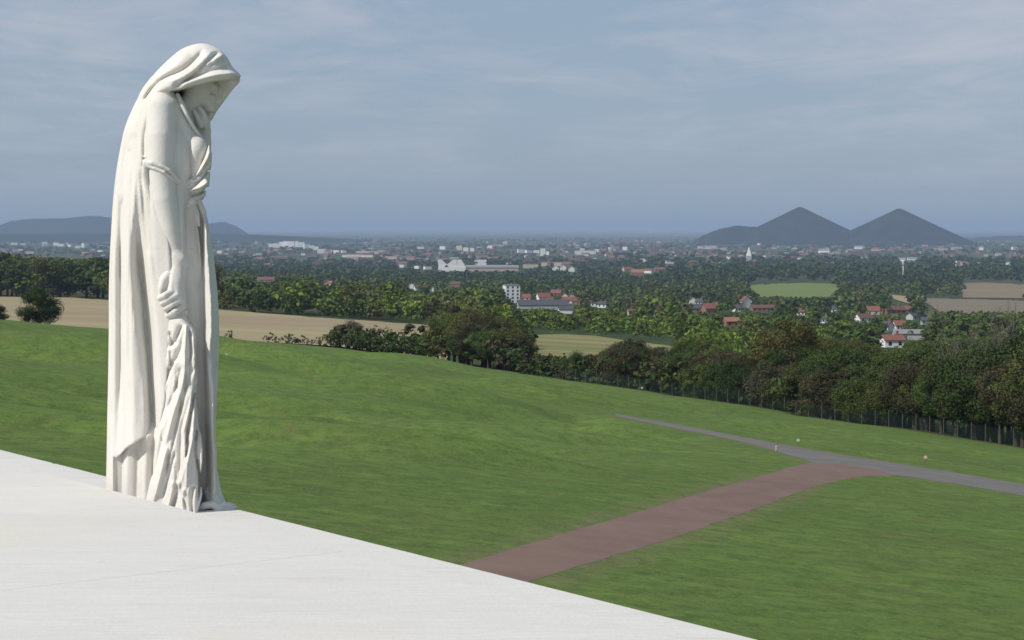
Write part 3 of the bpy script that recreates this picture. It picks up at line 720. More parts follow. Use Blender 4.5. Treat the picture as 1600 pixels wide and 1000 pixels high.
field('stubble_field', 'pale stubble field beyond the lawn on the left', stub_top, [near_edge(p, 1.06) for p in (-260, 0, 100, 170, 340, 480, 620, 700)], M_STUB, 60, 30, 0.3)
field('dry_meadow', 'yellowish dry meadow clearing behind the hedge', [gh(*q) for q in ((815, 526), (900, 524), (980, 533), (1075, 546))], [gh(*q) for q in ((800, 572), (900, 575), (1000, 575), (1095, 572))], M_DRY, 24, 16)
field('green_pasture', 'bright green pasture in front of the dark wood', [gh(*q) for q in ((1172, 446), (1240, 443), (1312, 444))], [gh(*q) for q in ((1176, 465), (1250, 467), (1318, 464))], M_GRN, 24, 12, 0.6)
field('brown_field', 'upper brown ploughed field near the right picture edge', [gh(*q) for q in ((1500, 444), (1560, 443), (1660, 450))], [gh(*q) for q in ((1505, 466), (1570, 467), (1660, 468))], M_BROWN, 24, 12, 0.6)
field('ploughed_field', 'lower grey brown ploughed field near the right picture edge', [gh(*q) for q in ((1438, 467), (1520, 469), (1660, 471))], [gh(*q) for q in ((1470, 490), (1550, 494), (1660, 494))], field_mat('grey_earth', (0.185, 0.155, 0.11), (0.165, 0.14, 0.108), (0.22, 0.18, 0.10), 0.012), 24, 12, 0.6)
field('orange_field', 'small sandy field strip beside the village trees', [gh(*q) for q in ((1388, 461), (1405, 462), (1418, 465))], [gh(*q) for q in ((1396, 468), (1412, 473), (1424, 476))], M_STUB, 10, 8, 0.6)
# ------------------------------------------------------------------ spoil heaps on the plain
def heap_mat():
    n = N('heap_shale'); c = n.pos()
    f = n.noise(n.mapping(c, (1, 1, 0.3)), 0.012, 6, 0.7); v = n.noise(c, 0.02, 6, 0.7)
    k = n.mix(n.rng(f, 0.4, 0.6), (0.008, 0.012, 0.012), (0.024, 0.027, 0.026))
    return n.done(n.mix(n.rng(v, 0.48, 0.58, 0, 0.8), k, (0.012, 0.022, 0.010)), 0.95, 0.05)
M_HEAP = heap_mat()
def heap(label, Y, profile, depth, seed, cone=None):
    """profile: skyline as photo points; cone=(px, py, radius) for a true cone, else a ridge with sloping ends"""
    r = np.random.default_rng(seed); v = []; f = []
    ph = r.uniform(0, 6.28, 12)
    if cone:
        px, py, R = cone; top = P(px, py, Y); n, m = 96, 26
        for j in range(m + 1):
            t = j / m
            for i in range(n):
                a = 2 * math.pi * i / n
                gul = 1 + 0.055 * t * sum(math.sin(k * a + ph[k]) for k in (3, 5, 9, 11)) / 2
                rr = R * (t ** 0.97) * gul + 8 * (1 - t) ** 3
                z = top[2] * (1 - t) ** 1.04 - 2 * t
                v.append((top[0] + rr * math.cos(a), Y + rr * math.sin(a), max(z, -0.6)))
        for j in range(m):
            for i in range(n): f.append((j * n + i, (j + 1) * n + i, (j + 1) * n + (i + 1) % n, j * n + (i + 1) % n))
        f.append(tuple(range(n)))
    else:
        xs = np.linspace(profile[0][0], profile[-1][0], 70); pr = np.array(profile, float); n, m = len(xs), 25
        for x in xs:
            y = np.interp(x, pr[:, 0], pr[:, 1]) + r.normal(0, 0.25); p = P(x, y, Y); zt = max(p[2], -0.4)
            for j in range(m):
                t = 2 * j / (m - 1) - 1; k = min(1.0, (1 - abs(t)) / 0.62)
                v.append((p[0], Y + depth * t * (0.6 + 0.4 * min(1, zt / 110)), zt * k ** 0.9 - 0.5))
        for i in range(n - 1):
            for j in range(m - 1): f.append((i * m + j, (i + 1) * m + j, (i + 1) * m + j + 1, i * m + j + 1))
    o = obj('spoil_heap', new_mesh('spoil_heap', v, f, True), M_HEAP)
    return tag(o, label, kind='structure')
heap('left one of the twin cone shaped spoil heaps', 9600, None, 0, 1, (1250, 323.5, 405))
heap('right one of the twin cone shaped spoil heaps', 9500, None, 0, 2, (1405, 326, 395))
heap('low shoulder heap against the left of the twin cones', 9700, [(1080, 384), (1098, 369), (1125, 358), (1150, 353), (1186, 355), (1230, 358), (1290, 384)], 330, 3)
heap('long flat topped spoil heap on the horizon at the left', 15000, [(-180, 374), (-80, 360), (0, 357), (30, 345), (60, 342), (105, 341.5), (148, 337.5), (165, 340), (185, 350), (215, 360), (240, 374)], 700, 4)
heap('small rounded spoil heap just right of the statue', 15000, [(275, 374), (300, 360), (330, 350), (348, 347), (362, 352), (378, 361), (395, 374)], 500, 5)
o_ = heap('low wooded rise in front of the flat spoil heap at the left', 11500, [(-420, 378), (-260, 371), (-120, 366.5), (40, 366), (160, 365), (260, 366), (340, 365.5), (420, 367.5), (520, 372), (600, 378)], 900, 8); o_.name = 'wooded_rise'
heap('faint low ridge right of the twin cones', 14000, [(1490, 381), (1530, 371), (1570, 369), (1640, 367), (1760, 372), (1820, 381)], 500, 6)
# ------------------------------------------------------------------ houses, halls and towers
M_PANE = plain('window_glass', (0.03, 0.035, 0.04), 0.25, 0.1, 3, 0.5)
def wall_mat(k, c): return plain('render_' + k, c, 0.9, 0.07, 0.5)
WALL = {k: wall_mat(k, c) for k, c in dict(white=(0.74, 0.73, 0.70), cream=(0.55, 0.50, 0.40), brick=(0.26, 0.13, 0.09), grey=(0.42, 0.42, 0.41), pink=(0.46, 0.34, 0.29), yellow=(0.48, 0.44, 0.30)).items()}
ROOF = {k: plain('roof_' + k, c, 0.9, 0.2, 0.8) for k, c in dict(red=(0.20, 0.085, 0.065), orange=(0.27, 0.13, 0.085), brown=(0.12, 0.07, 0.055), slate=(0.075, 0.075, 0.085), grey=(0.22, 0.22, 0.23), white=(0.62, 0.62, 0.60)).items()}
OPEN = []    # picture windows (px0, px1, py0, py1, distance) that trees nearer than this must not cover
_cache = {}
def house_meshes(w, d, e, rise):
    key = (round(w, 1), round(d, 1), round(e, 1), round(rise, 1))
    if key in _cache: return _cache[key]
    hw, hd = w / 2, d / 2
    wall = MB(); wall.add([(-hw, -hd, -2), (hw, -hd, -2), (hw, hd, -2), (-hw, hd, -2), (-hw, -hd, e), (hw, -hd, e), (hw, hd, e), (-hw, hd, e), (-hw, 0, e + rise), (hw, 0, e + rise)],
                          [(0, 1, 5, 4), (2, 3, 7, 6), (1, 2, 6, 9, 5), (3, 0, 4, 8, 7), (3, 2, 1, 0)])
    o, t = 0.35, 0.22; k = rise / hd
    roof = MB()
    for s_ in (-1, 1):
        a = [(-hw - o, s_ * (hd + o), e - o * k + 0.03), (hw + o, s_ * (hd + o), e - o * k + 0.03), (hw + o, 0, e + rise + 0.03), (-hw - o, 0, e + rise + 0.03)]
        if s_ > 0: a = [a[1], a[0], a[3], a[2]]
        v = a + [(x, y, z + t) for x, y, z in a]
        roof.add(v, [(3, 2, 1, 0), (4, 5, 6, 7), (0, 1, 5, 4), (1, 2, 6, 5), (2, 3, 7, 6), (3, 0, 4, 7)])
    ch = MB().box(-0.35, 0.35, -0.3, 0.3, 0, 1.9).box(-0.45, 0.45, -0.4, 0.4, 1.9, 2.05)
    win = MB().box(-0.55, 0.55, -0.04, 0.05, 0, 1.3)
    _cache[key] = (wall.mesh('wall'), roof.mesh('roof'), ch.mesh('chimney'), win.mesh('window')); return _cache[key]
def matless(me, mat, parent, name):
    o = bpy.data.objects.new(name, me); COL.objects.link(o)
    if not me.materials: me.materials.append(None)
    o.material_slots[0].link = 'OBJECT'; o.material_slots[0].material = mat
    o.parent = parent; return o
def house(px, py, wpx, hpx, wall, roof, label, rot=0.0, group=None, detail=True, gable=False, Y=None, name='house', cat='house'):
    """a gabled house whose front foot stands at photo point (px, py); wpx, hpx its width and its height to the ridge"""
    p = gh(px, py) if Y is None else None
    if Y is not None: X = (px - 800) / 3000 * Y; p = np.array([X, Y, h1(X, Y)])
    s_ = p[1] / 3000.0; w = wpx * s_; h = hpx * s_
    d = min(max(7.5, w * 0.55), 14) if not gable else max(8.0, w * 1.2)
    if gable: w, d = d, w; rot += math.pi / 2
    rise = min(d * 0.42, h * 0.5); e = max(2.6, h - rise)
    o = empty(name, (p[0], p[1], p[2]), rot + random.uniform(-0.06, 0.06)); tag(o, label, cat, group)
    mw, mr, mc, mi = house_meshes(w, d, e, rise)
    matless(mw, WALL[wall], o, 'wall'); r_ = matless(mr, ROOF[roof], o, 'roof')
    if detail:
        c_ = matless(mc, WALL['brick'], r_, 'chimney'); c_.location = (w * 0.28, 0, e + rise - 0.6)
        nwin = max(2, int(w / 3.2))
        for lev in range(max(1, int(e / 2.7))):
            for q in range(nwin):
                b_ = matless(mi, M_PANE, o, 'window'); b_.location = (-w / 2 + w * (q + 0.5) / nwin, -d / 2 - 0.02, 0.9 + 2.6 * lev)
    OPEN.append((px - wpx * 0.55, px + wpx * 0.55, py - hpx, py - hpx * 0.35, p[1] - 5))
    return o
def ordinal(k): return ('first second third fourth fifth sixth seventh eighth ninth tenth eleventh twelfth thirteenth fourteenth fifteenth sixteenth seventeenth eighteenth nineteenth twentieth'.split())[k]
wn_ = dict(white='white', cream='cream', brick='brick', grey='grey', pink='pink', yellow='yellow')
def cluster(rows, where, group, **kw):
    rows = sorted(rows, key=lambda q: q[0])
    for k, q in enumerate(rows):
        px, py, w, h, wl, rf = q[:6]
        house(px, py, w, h, wl, rf, f'{wn_[wl]} house with {rf} roof, {ordinal(k)} from left {where}', q[6] if len(q) > 6 else random.uniform(-0.5, 0.5), group, gable=len(q) > 7, **kw)
cluster([(822, 470, 15, 10, 'pink', 'red'), (849, 471, 20, 13, 'white', 'red', 0.3), (869, 463, 16, 10, 'brick', 'red'), (882, 467, 9, 9, 'white', 'brown', 0, 1), (893, 468, 9, 9, 'white', 'brown', 0, 1), (888, 474, 22, 10, 'white', 'red', 0.1),
         (903, 476, 14, 10, 'brick', 'brown'), (929, 479, 12, 8, 'white', 'slate'), (943, 481, 14, 8, 'white', 'slate'), (858, 476, 16, 9, 'white', 'brown')], 'in the village right of the white block', 'village houses right of the white block')
cluster([(1081, 476, 9, 12, 'white', 'slate', 0, 1), (1093, 477, 10, 10, 'white', 'slate'), (1098, 488, 28, 13, 'brick', 'slate', 0.1), (1109, 491, 22, 17, 'brick', 'red', 0.4), (1117, 480, 9, 8, 'white', 'brown', 0, 1), (1150, 487, 10, 9, 'white', 'slate'),
         (1163, 481, 17, 18, 'white', 'red', 0.35, 1), (1192, 487, 36, 9, 'brick', 'brown', 0.05), (1142, 510, 22, 11, 'brick', 'orange', 0.2), (1025, 497, 6, 10, 'cream', 'orange'), (985, 493, 10, 9, 'pink', 'orange')], 'in the village below the dark wood', 'village houses below the dark wood')
cluster([(1251, 493, 12, 10, 'white', 'red'), (1288, 505, 8, 8, 'white', 'slate'), (1306, 489, 12, 10, 'white', 'slate'), (1349, 504, 22, 13, 'white', 'brown', 0.3), (1364, 492, 20, 13, 'pink', 'red'), (1386, 519, 13, 16, 'white', 'slate', -0.6),
         (1405, 516, 18, 13, 'white', 'red', 0.1), (1396, 490, 34, 10, 'brick', 'brown'), (1415, 489, 14, 10, 'brick', 'red'), (1432, 500, 26, 9, 'grey', 'slate'), (1393, 543, 32, 14, 'white', 'red', 0.15), (1447, 508, 16, 9, 'grey', 'slate')], 'in the village on the right', 'village houses on the right')
cluster([(344, 441, 10, 7, 'brick', 'red'), (415, 441, 26, 8, 'pink', 'red'), (513, 446, 12, 7, 'cream', 'orange'), (643, 451, 8, 9, 'white', 'slate', 0, 1), (652, 454, 9, 8, 'white', 'brown'), (676, 458, 7, 10, 'white', 'slate', 0, 1), (712, 448, 16, 8, 'brick', 'brown')], 'among trees right of the statue', 'scattered houses right of the statue', detail=False)
cluster([(868, 423, 10, 8, 'white', 'orange', 0, 1), (880, 423, 9, 9, 'white', 'orange', 0, 1), (893, 425, 9, 9, 'white', 'red', 0, 1), (996, 431, 20, 10, 'brick', 'orange'), (1013, 427, 12, 7, 'white', 'red'), (980, 424, 14, 7, 'pink', 'red'), (1030, 424, 16, 6, 'brick', 'red'), (1082, 415, 9, 8, 'brick', 'red')], 'beyond the valley wood', 'orange roofed houses beyond the valley wood', detail=False)
cluster([(1288, 396, 18, 7, 'white', 'grey'), (1342, 389, 14, 5, 'white', 'grey'), (1368, 392, 12, 5, 'pink', 'red'), (1410, 408, 10, 5, 'white', 'grey'), (1425, 407, 14, 5, 'white', 'grey'), (1470, 391, 10, 6, 'white', 'red'), (1495, 391, 16, 5, 'cream', 'grey'), (1533, 391, 7, 6, 'white', 'grey'),
         (1498, 416, 9, 9, 'white', 'slate'), (1573, 414, 8, 7, 'white', 'slate'), (1585, 390, 9, 5, 'white', 'grey'), (1260, 382, 30, 4, 'white', 'white', 0.0), (1105, 389, 30, 5, 'white', 'grey', 0.0)], 'under the twin spoil heaps', 'distant houses under the twin heaps', detail=False)
def block(name, label, px, py, wpx, hpx, wall, cat, rot=0.0, dpth=12.0, windows=None, group=None, Y=None, cap='grey'):
    """flat roofed block with a parapet, windows in rows on the facade"""
    p = gh(px, py)
    if Y: X = (px - 800) / 3000 * Y; p = np.array([X, Y, h1(X, Y)])
    s_ = p[1] / 3000.0; w = wpx * s_; h = hpx * s_
    o = empty(name, tuple(p), rot); tag(o, label, cat, group)
    obj('wall', MB().box(-w / 2, w / 2, -dpth / 2, dpth / 2, -3, h).mesh('wall'), WALL[wall], o)
    obj('roof', MB().box(-w / 2 - 0.2, w / 2 + 0.2, -dpth / 2 - 0.2, dpth / 2 + 0.2, h + 0.003, h + 0.5).mesh('roof'), ROOF[cap], o)
    if windows:
        nx, nz = windows; me_ = MB().box(-0.17 * w / nx, 0.17 * w / nx, -0.06, 0.05, -0.28 * h / nz, 0.28 * h / nz).mesh('window')
        for i in range(nx):
            for j in range(nz): obj('window', me_, M_PANE, o).location = (-w / 2 + w * (i + 0.5) / nx, -dpth / 2 - 0.03, h * (j + 0.5) / nz)
    OPEN.append((px - wpx * 0.5, px + wpx * 0.5, py - hpx, py - hpx * 0.3, p[1] - 8)); return o
block('apartment_tower', 'tall white flat roofed block left of the village houses', 799, 473, 23, 27, 'white', 'building', 0.18, 12, (3, 5))
hall = house(848, 484, 78, 15, 'grey', 'slate', 'long dark slate roofed hall in front of the village houses', 0.12, None, detail=False, name='village_hall', cat='hall')
house(884, 490, 22, 10, 'white', 'slate', 'small white hall with dark roof below the long hall', 0.1, None, detail=False, name='village_hall', cat='hall')
house(1419, 531, 46, 11, 'grey', 'grey', 'long pale grey roofed farm hall in the village on the right', -0.05, None, detail=False, name='farm_hall', cat='hall')
# white works with sawtooth gables, and its neighbours
wk = gh(712, 424); sw = wk[1] / 3000
works = empty('white_factory', tuple(wk)); tag(works, 'large white factory with triangular gables beyond the woods', 'factory')
mb = MB().box(-27 * sw, 16 * sw, -15, 15, -3, 7 * sw)
obj('wall', mb.mesh('wall'), WALL['white'], works)
obj('wing', MB().box(16.1 * sw, 98 * sw, -12, 16, -3, 6 * sw).mesh('wing'), WALL['pink'], works)
obj('roof', MB().box(16.1 * sw, 99 * sw, -13, 17, 6 * sw + 0.01, 9.5 * sw).mesh('roof'), WALL['grey'], works)
for xa, xb, pk in ((-26, -10, -25), (-18, 2, -1), (2, 16, 6)):
    v = [(xa * sw, -14, 7 * sw + 0.02), (xb * sw, -14, 7 * sw + 0.02), (pk * sw + 3 * sw, -14, 18 * sw), (pk * sw - 3 * sw, -14, 18 * sw)]; v += [(x, 10, z) for x, _, z in v]
    obj('gable', new_mesh('gable', v, [(0, 1, 2, 3), (7, 6, 5, 4), (0, 4, 5, 1), (1, 5, 6, 2), (2, 6, 7, 3), (3, 7, 4, 0)]), WALL['white'], works)
OPEN.append((684, 812, 402, 421, wk[1] - 20))
block('white_hall', 'white cube shaped hall standing behind the long factory wing', 751, 415, 19, 9, 'white', 'hall', 0.0, 30, None)
block('yellow_hall', 'yellowish flat hall right of the white factory', 829, 419, 24, 6, 'yellow', 'hall', 0.0, 20, None)
block('beige_hall', 'cream low hall behind the orange roofed houses', 868, 416, 44, 6, 'cream', 'hall', 0.0, 20, None, cap='orange')
for k, (px, py, w, h) in enumerate([(424, 386, 8, 5), (432, 387, 9, 7), (440, 385, 7, 7), (447, 386, 8, 9), (455, 387, 10, 10), (463, 386, 8, 9), (471, 388, 9, 10), (479, 389, 8, 8), (487, 390, 8, 7), (494, 391, 8, 6), (503, 396, 14, 7), (514, 396, 9, 6), (526, 396, 10, 5), (538, 395, 8, 4)]):
    block('white_apartment_block', f'white block, {ordinal(k)} from left in the row of distant white flats', px, py, w * 1.05, h * 1.0, 'white', 'building', random.uniform(-0.4, 0.4), 16, None, 'distant white flats right of the statue')
for k, (px, py, w, h, wl) in enumerate([(22, 383, 10, 4, 'white'), (36, 383, 8, 3, 'white'), (70, 384, 8, 6, 'white'), (88, 384, 8, 5, 'white'), (96, 385, 9, 4, 'white'), (109, 386, 6, 4, 'white'), (122, 388, 9, 4, 'white'), (131, 387, 5, 7, 'white'), (158, 395, 8, 4, 'white'), (48, 397, 14, 4, 'pink'), (168, 366, 18, 4, 'white')]):
    block('white_building', f'{wl} building, {ordinal(k)} from left in the far town left of the statue' if k < 9 else ('pink building just above the wood left of the statue' if k == 9 else 'pale building touching the left outline of the statue'), px, py, w, h, wl, 'building', random.uniform(-0.3, 0.3), 18, None, 'far town buildings left of the statue')
for k, (px, py, w, h, wl) in enumerate([(346, 396, 14, 5, 'white'), (380, 395, 6, 4, 'white'), (560, 402, 60, 4, 'cream'), (612, 405, 22, 5, 'pink'), (575, 397, 40, 5, 'pink'), (628, 418, 9, 5, 'white'), (653, 420, 8, 5, 'white'), (668, 421, 12, 5, 'white'), (657, 389, 12, 4, 'white'), (692, 390, 10, 6, 'white'), (718, 391, 10, 8, 'cream'),
                                        (728, 394, 9, 8, 'white'), (738, 393, 7, 6, 'white'), (766, 388, 9, 5, 'white'), (815, 395, 14, 6, 'white'), (826, 397, 10, 7, 'white'), (838, 398, 10, 8, 'white'), (848, 400, 9, 13, 'white'), (856, 400, 6, 8, 'white'), (790, 381, 8, 4, 'cream')]):
    block('pale_building', f'{wl} building, {ordinal(k)} from left in the far town between statue and valley wood', px, py, w * 0.9, h * 0.9, wl, 'building', random.uniform(-0.4, 0.4), 14, None, 'far town buildings right of the statue')
for k, (px, py, w, h, wl) in enumerate([(910, 393, 8, 5, 'white'), (933, 394, 8, 5, 'white'), (955, 391, 8, 5, 'white'), (977, 391, 8, 6, 'white'), (1005, 409, 12, 5, 'white'), (1045, 411, 14, 4, 'cream'), (1016, 364, 4, 7, 'white'), (1052, 398, 4, 5, 'white'), (1138, 404, 5, 4, 'white'), (1186, 383, 5, 3, 'white')]):
    block('pale_building', f'{wl} building, {ordinal(k)} from left in the far town before the twin heaps', px, py, w * 0.9, h * 0.9, wl, 'building', random.uniform(-0.4, 0.4), 14, None, 'far town buildings before the twin heaps')
# church with a pale spire, and a water tower
cp = gh(1170, 414); sc_ = cp[1] / 3000
church = empty('church', tuple(cp)); tag(church, 'church with a pale pointed spire above the wood', 'church')
obj('tower', MB().box(-3.6 * sc_, 3.6 * sc_, -3.6 * sc_, 3.6 * sc_, -2, 14 * sc_).mesh('tower'), WALL['grey'], church)
sp_ = [(-3.8 * sc_, -3.8 * sc_, 14 * sc_ + 0.02), (3.8 * sc_, -3.8 * sc_, 14 * sc_ + 0.02), (3.8 * sc_, 3.8 * sc_, 14 * sc_ + 0.02), (-3.8 * sc_, 3.8 * sc_, 14 * sc_ + 0.02), (0, 0, 29 * sc_)]
obj('spire', new_mesh('spire', sp_, [(3, 2, 1, 0), (0, 1, 4), (1, 2, 4), (2, 3, 4), (3, 0, 4)]), WALL['white'], church)
obj('nave', MB().add([(4 * sc_, -3 * sc_, -2), (20 * sc_, -3 * sc_, -2), (20 * sc_, 3 * sc_, -2), (4 * sc_, 3 * sc_, -2), (4 * sc_, -3 * sc_, 6 * sc_), (20 * sc_, -3 * sc_, 6 * sc_), (20 * sc_, 3 * sc_, 6 * sc_), (4 * sc_, 3 * sc_, 6 * sc_), (4 * sc_, 0, 10 * sc_), (20 * sc_, 0, 10 * sc_)],
    [(3, 2, 1, 0), (0, 1, 5, 4), (2, 3, 7, 6), (1, 2, 6, 9, 5), (3, 0, 4, 8, 7), (4, 5, 9, 8), (6, 7, 8, 9)]).mesh('nave'), WALL['brick'], church)
OPEN.append((1163, 1177, 385, 404, cp[1] - 10))
wp = gh(1411, 437); sw_ = wp[1] / 3000
wt_ = empty('water_tower', tuple(wp)); tag(wt_, 'slender pale water tower rising from the wood under the right heap', 'tower')
obj('shaft', MB().tube([(0, 0, -2), (0, 0, 10 * sw_), (0, 0, 22 * sw_)], [1.0 * sw_, 0.8 * sw_, 0.8 * sw_], 14).mesh('shaft', True), WALL['cream'], wt_)
obj('tank', MB().tube([(0, 0, 22 * sw_), (0, 0, 24 * sw_), (0, 0, 29 * sw_), (0, 0, 30 * sw_)], [0.9 * sw_, 2.0 * sw_, 2.0 * sw_, 1.4 * sw_], 16).mesh('tank', True), WALL['cream'], wt_)
OPEN.append((1406, 1416, 406, 426, wp[1] - 10))
# the rest of the far town, too small and too many to tell apart
tr = np.random.default_rng(21); TV = {k: [[], []] for k in ('wall', 'roof')}; tcol = {'wall': [], 'roof': []}
def town_house(X, Y, w, d, e, rise, a, cw, cr):
    z = h1(X, Y); ca, sa = math.cos(a), math.sin(a); hw, hd = w / 2, d / 2
    def put(kind, pts, faces, col):
        V_, F_ = TV[kind]; o = len(V_); V_ += [(X + x * ca - y * sa, Y + x * sa + y * ca, z + q) for x, y, q in pts]; F_ += [tuple(i + o for i in q) for q in faces]; tcol[kind] += [col] * len(pts)
    put('wall', [(-hw, -hd, -1), (hw, -hd, -1), (hw, hd, -1), (-hw, hd, -1), (-hw, -hd, e), (hw, -hd, e), (hw, hd, e), (-hw, hd, e)], [(0, 1, 5, 4), (1, 2, 6, 5), (2, 3, 7, 6), (3, 0, 4, 7)], cw)
    o_ = 0.3
    put('roof', [(-hw - o_, -hd - o_, e), (hw + o_, -hd - o_, e), (hw + o_, hd + o_, e), (-hw - o_, hd + o_, e), (-hw, 0, e + rise), (hw, 0, e + rise)], [(0, 1, 5, 4), (2, 3, 4, 5), (1, 2, 5), (3, 0, 4), (3, 2, 1, 0)], cr)
for k in range(1900):
    px = tr.uniform(-60, 1660); Y = tr.choice([tr.uniform(3900, 7000), tr.uniform(5500, 12500)])
    dens = 0.55 + 0.45 * math.sin(px * 0.021 + Y * 0.0013) * math.cos(px * 0.008 - Y * 0.0009)
    if px > 880 and px < 1130: dens += 0.35
    if px < 330: dens -= 0.15
    if tr.random() > dens: continue
    X = (px - 800) / 3000 * Y
    cw = [(0.55, 0.54, 0.52), (0.34, 0.30, 0.26), (0.22, 0.15, 0.12), (0.17, 0.10, 0.085)][tr.choice(4, p=[0.12, 0.24, 0.36, 0.28])]
    cr = [(0.20, 0.10, 0.08), (0.13, 0.08, 0.07), (0.085, 0.085, 0.095), (0.3, 0.3, 0.3)][tr.choice(4, p=[0.30, 0.28, 0.30, 0.12])]
    big = tr.random() < 0.07
    town_house(X, Y, tr.uniform(28, 70) if big else tr.uniform(9, 24), tr.uniform(9, 13), tr.uniform(6, 13) if big else tr.uniform(4, 7.5), 0.6 if big else tr.uniform(2.5, 4.5), tr.uniform(-0.7, 0.7), cw, (0.28, 0.28, 0.29) if big and tr.random() < 0.6 else cr)
def attr_mat(name, rough=0.9):
    n = N(name); a = n.new('ShaderNodeAttribute', attribute_name='tint').outputs['Color']
    return n.done(n.mix(n.rng(n.noise(n.pos(), 0.4, 3, 0.6), 0.35, 0.65, 0, 0.25), a, (0.10, 0.09, 0.08)), rough, 0.1)
def set_tint(me, cols):
    a = me.attributes.new('tint', 'FLOAT_COLOR', 'POINT'); c_ = np.ones((len(me.vertices), 4), np.float32); c_[:, :3] = cols; a.data.foreach_set('color', c_.ravel())
M_TOWN = attr_mat('town_paint')
nW = len(TV['wall'][0]); me = new_mesh('distant_town', TV['wall'][0] + TV['roof'][0], TV['wall'][1] + [tuple(i + nW for i in q) for q in TV['roof'][1]])
set_tint(me, np.array(tcol['wall'] + tcol['roof'])); tag(obj('distant_town', me, M_TOWN), 'mass of small distant houses spread over the plain', 'town', kind='stuff')
# ------------------------------------------------------------------ trees
def leaf_material(name, attr=False):
    n = N(name)
    base = n.new('ShaderNodeAttribute', attribute_name='tint').outputs['Color'] if attr else n.new('ShaderNodeObjectInfo').outputs['Color']
    c = n.pos() if attr else n.coord()
    f = n.noise(c, 0.25 if attr else 7.0, 4, 0.7)
    k = n.mix(n.rng(f, 0.35, 0.65), (0.62, 0.66, 0.60), (1.32, 1.28, 1.25))
    col = n.mix(1.0, base, k, 'MULTIPLY')
    n.done(col, 0.75, 0.12)
    tl = n.new('ShaderNodeBsdfTranslucent', {'Color': n.mix(1.0, col, (1.1, 1.2, 0.7), 'MULTIPLY')}); mx = n.new('ShaderNodeMixShader', {0: 0.18})
    n.t.links.new(n.b.outputs[0], mx.inputs[1]); n.t.links.new(tl.outputs[0], mx.inputs[2])
    n.t.links.new(mx.outputs[0], n.t.nodes['Material Output'].inputs['Surface'])
    return n.m
M_LEAF = leaf_material('foliage'); M_LEAF_FAR = leaf_material('woodland_foliage', True)
M_BARK = plain('bark', (0.075, 0.06, 0.045), 0.95, 0.35, 8)
M_DEAD = plain('dead_wood', (0.14, 0.125, 0.105), 0.95, 0.3, 8)
def crown_geo(seed, clumps, leaves, leaf, base, rx, shape, jit=0.42):
    """leaf faces in clumps spread through a crown of unit height; base = height where the crown starts"""
    r = np.random.default_rng(seed); V = []; 
    hz = (1 - base) / 2; cz = base + hz
    for k in range(clumps):
        d = r.normal(size=3); d /= np.linalg.norm(d); q = r.uniform(0.35, 1.0) ** 0.55
        t = d[2] * q
        wid = {'round': 1.0, 'tall': 0.92 - 0.25 * t, 'cone': max(0.18, 0.62 - 0.52 * t), 'bush': 1.0 - 0.18 * t}[shape]
        c_ = np.array([d[0] * q * rx * wid, d[1] * q * rx * wid, cz + t * hz * 0.90])
        cr = rx * r.uniform(0.20, 0.40) * (0.75 if shape == 'cone' else 1.0)
        n = leaves
        o = r.normal(size=(n, 3)); o /= np.linalg.norm(o, axis=1)[:, None]
        p = c_ + o * (cr * r.uniform(0.35, 1.12, (n, 1)) ** 0.7) * np.array([1, 1, 0.78])
        nm = o + r.normal(0, jit, (n, 3)) + np.array([0, 0, 0.35]); nm /= np.linalg.norm(nm, axis=1)[:, None]
        a = np.cross(nm, r.normal(size=(n, 3))); a /= np.linalg.norm(a, axis=1)[:, None] + 1e-9; b_ = np.cross(nm, a)
        s_ = leaf * r.uniform(0.6, 1.35, (n, 1))
        V.append(np.stack([p - a * s_ * 0.5, p + b_ * s_ * 0.34, p + a * s_ * 0.5 - nm * s_ * 0.12, p - b_ * s_ * 0.34], 1).reshape(-1, 3))
    V = np.concatenate(V); V[:, 2] = np.maximum(V[:, 2], 0.004)
    return V, np.arange(len(V)).reshape(-1, 4)
def trunk_geo(seed, base, rx, top=0.8):
    r = random.Random(seed); mb = MB(); w = 0.022
    pts = [(0, 0, -0.04)] + [(r.uniform(-0.012, 0.012), r.uniform(-0.012, 0.012), top * k / 4) for k in range(1, 5)]
    mb.tube(pts, [w * 1.5, w, w * 0.8, w * 0.55, w * 0.2], 7)
    for k in range(7):
        z = r.uniform(max(0.06, base * 0.8), top * 0.85); a = r.uniform(0, 6.28); L = rx * r.uniform(0.5, 0.9)
        mb.tube([(0, 0, z), (math.cos(a) * L * 0.5, math.sin(a) * L * 0.5, z + 0.07), (math.cos(a) * L, math.sin(a) * L, z + 0.17)], [w * 0.5, w * 0.33, w * 0.1], 5)
    return mb.mesh('trunk')
SPEC = [('round', 0.16, 0.40), ('round', 0.20, 0.46), ('tall', 0.14, 0.30), ('tall', 0.10, 0.34), ('bush', 0.02, 0.52), ('bush', 0.0, 0.60), ('cone', 0.05, 0.26)]
FAR2 = []; NEAR = []; MID = []; FAR = []; SPECK = []
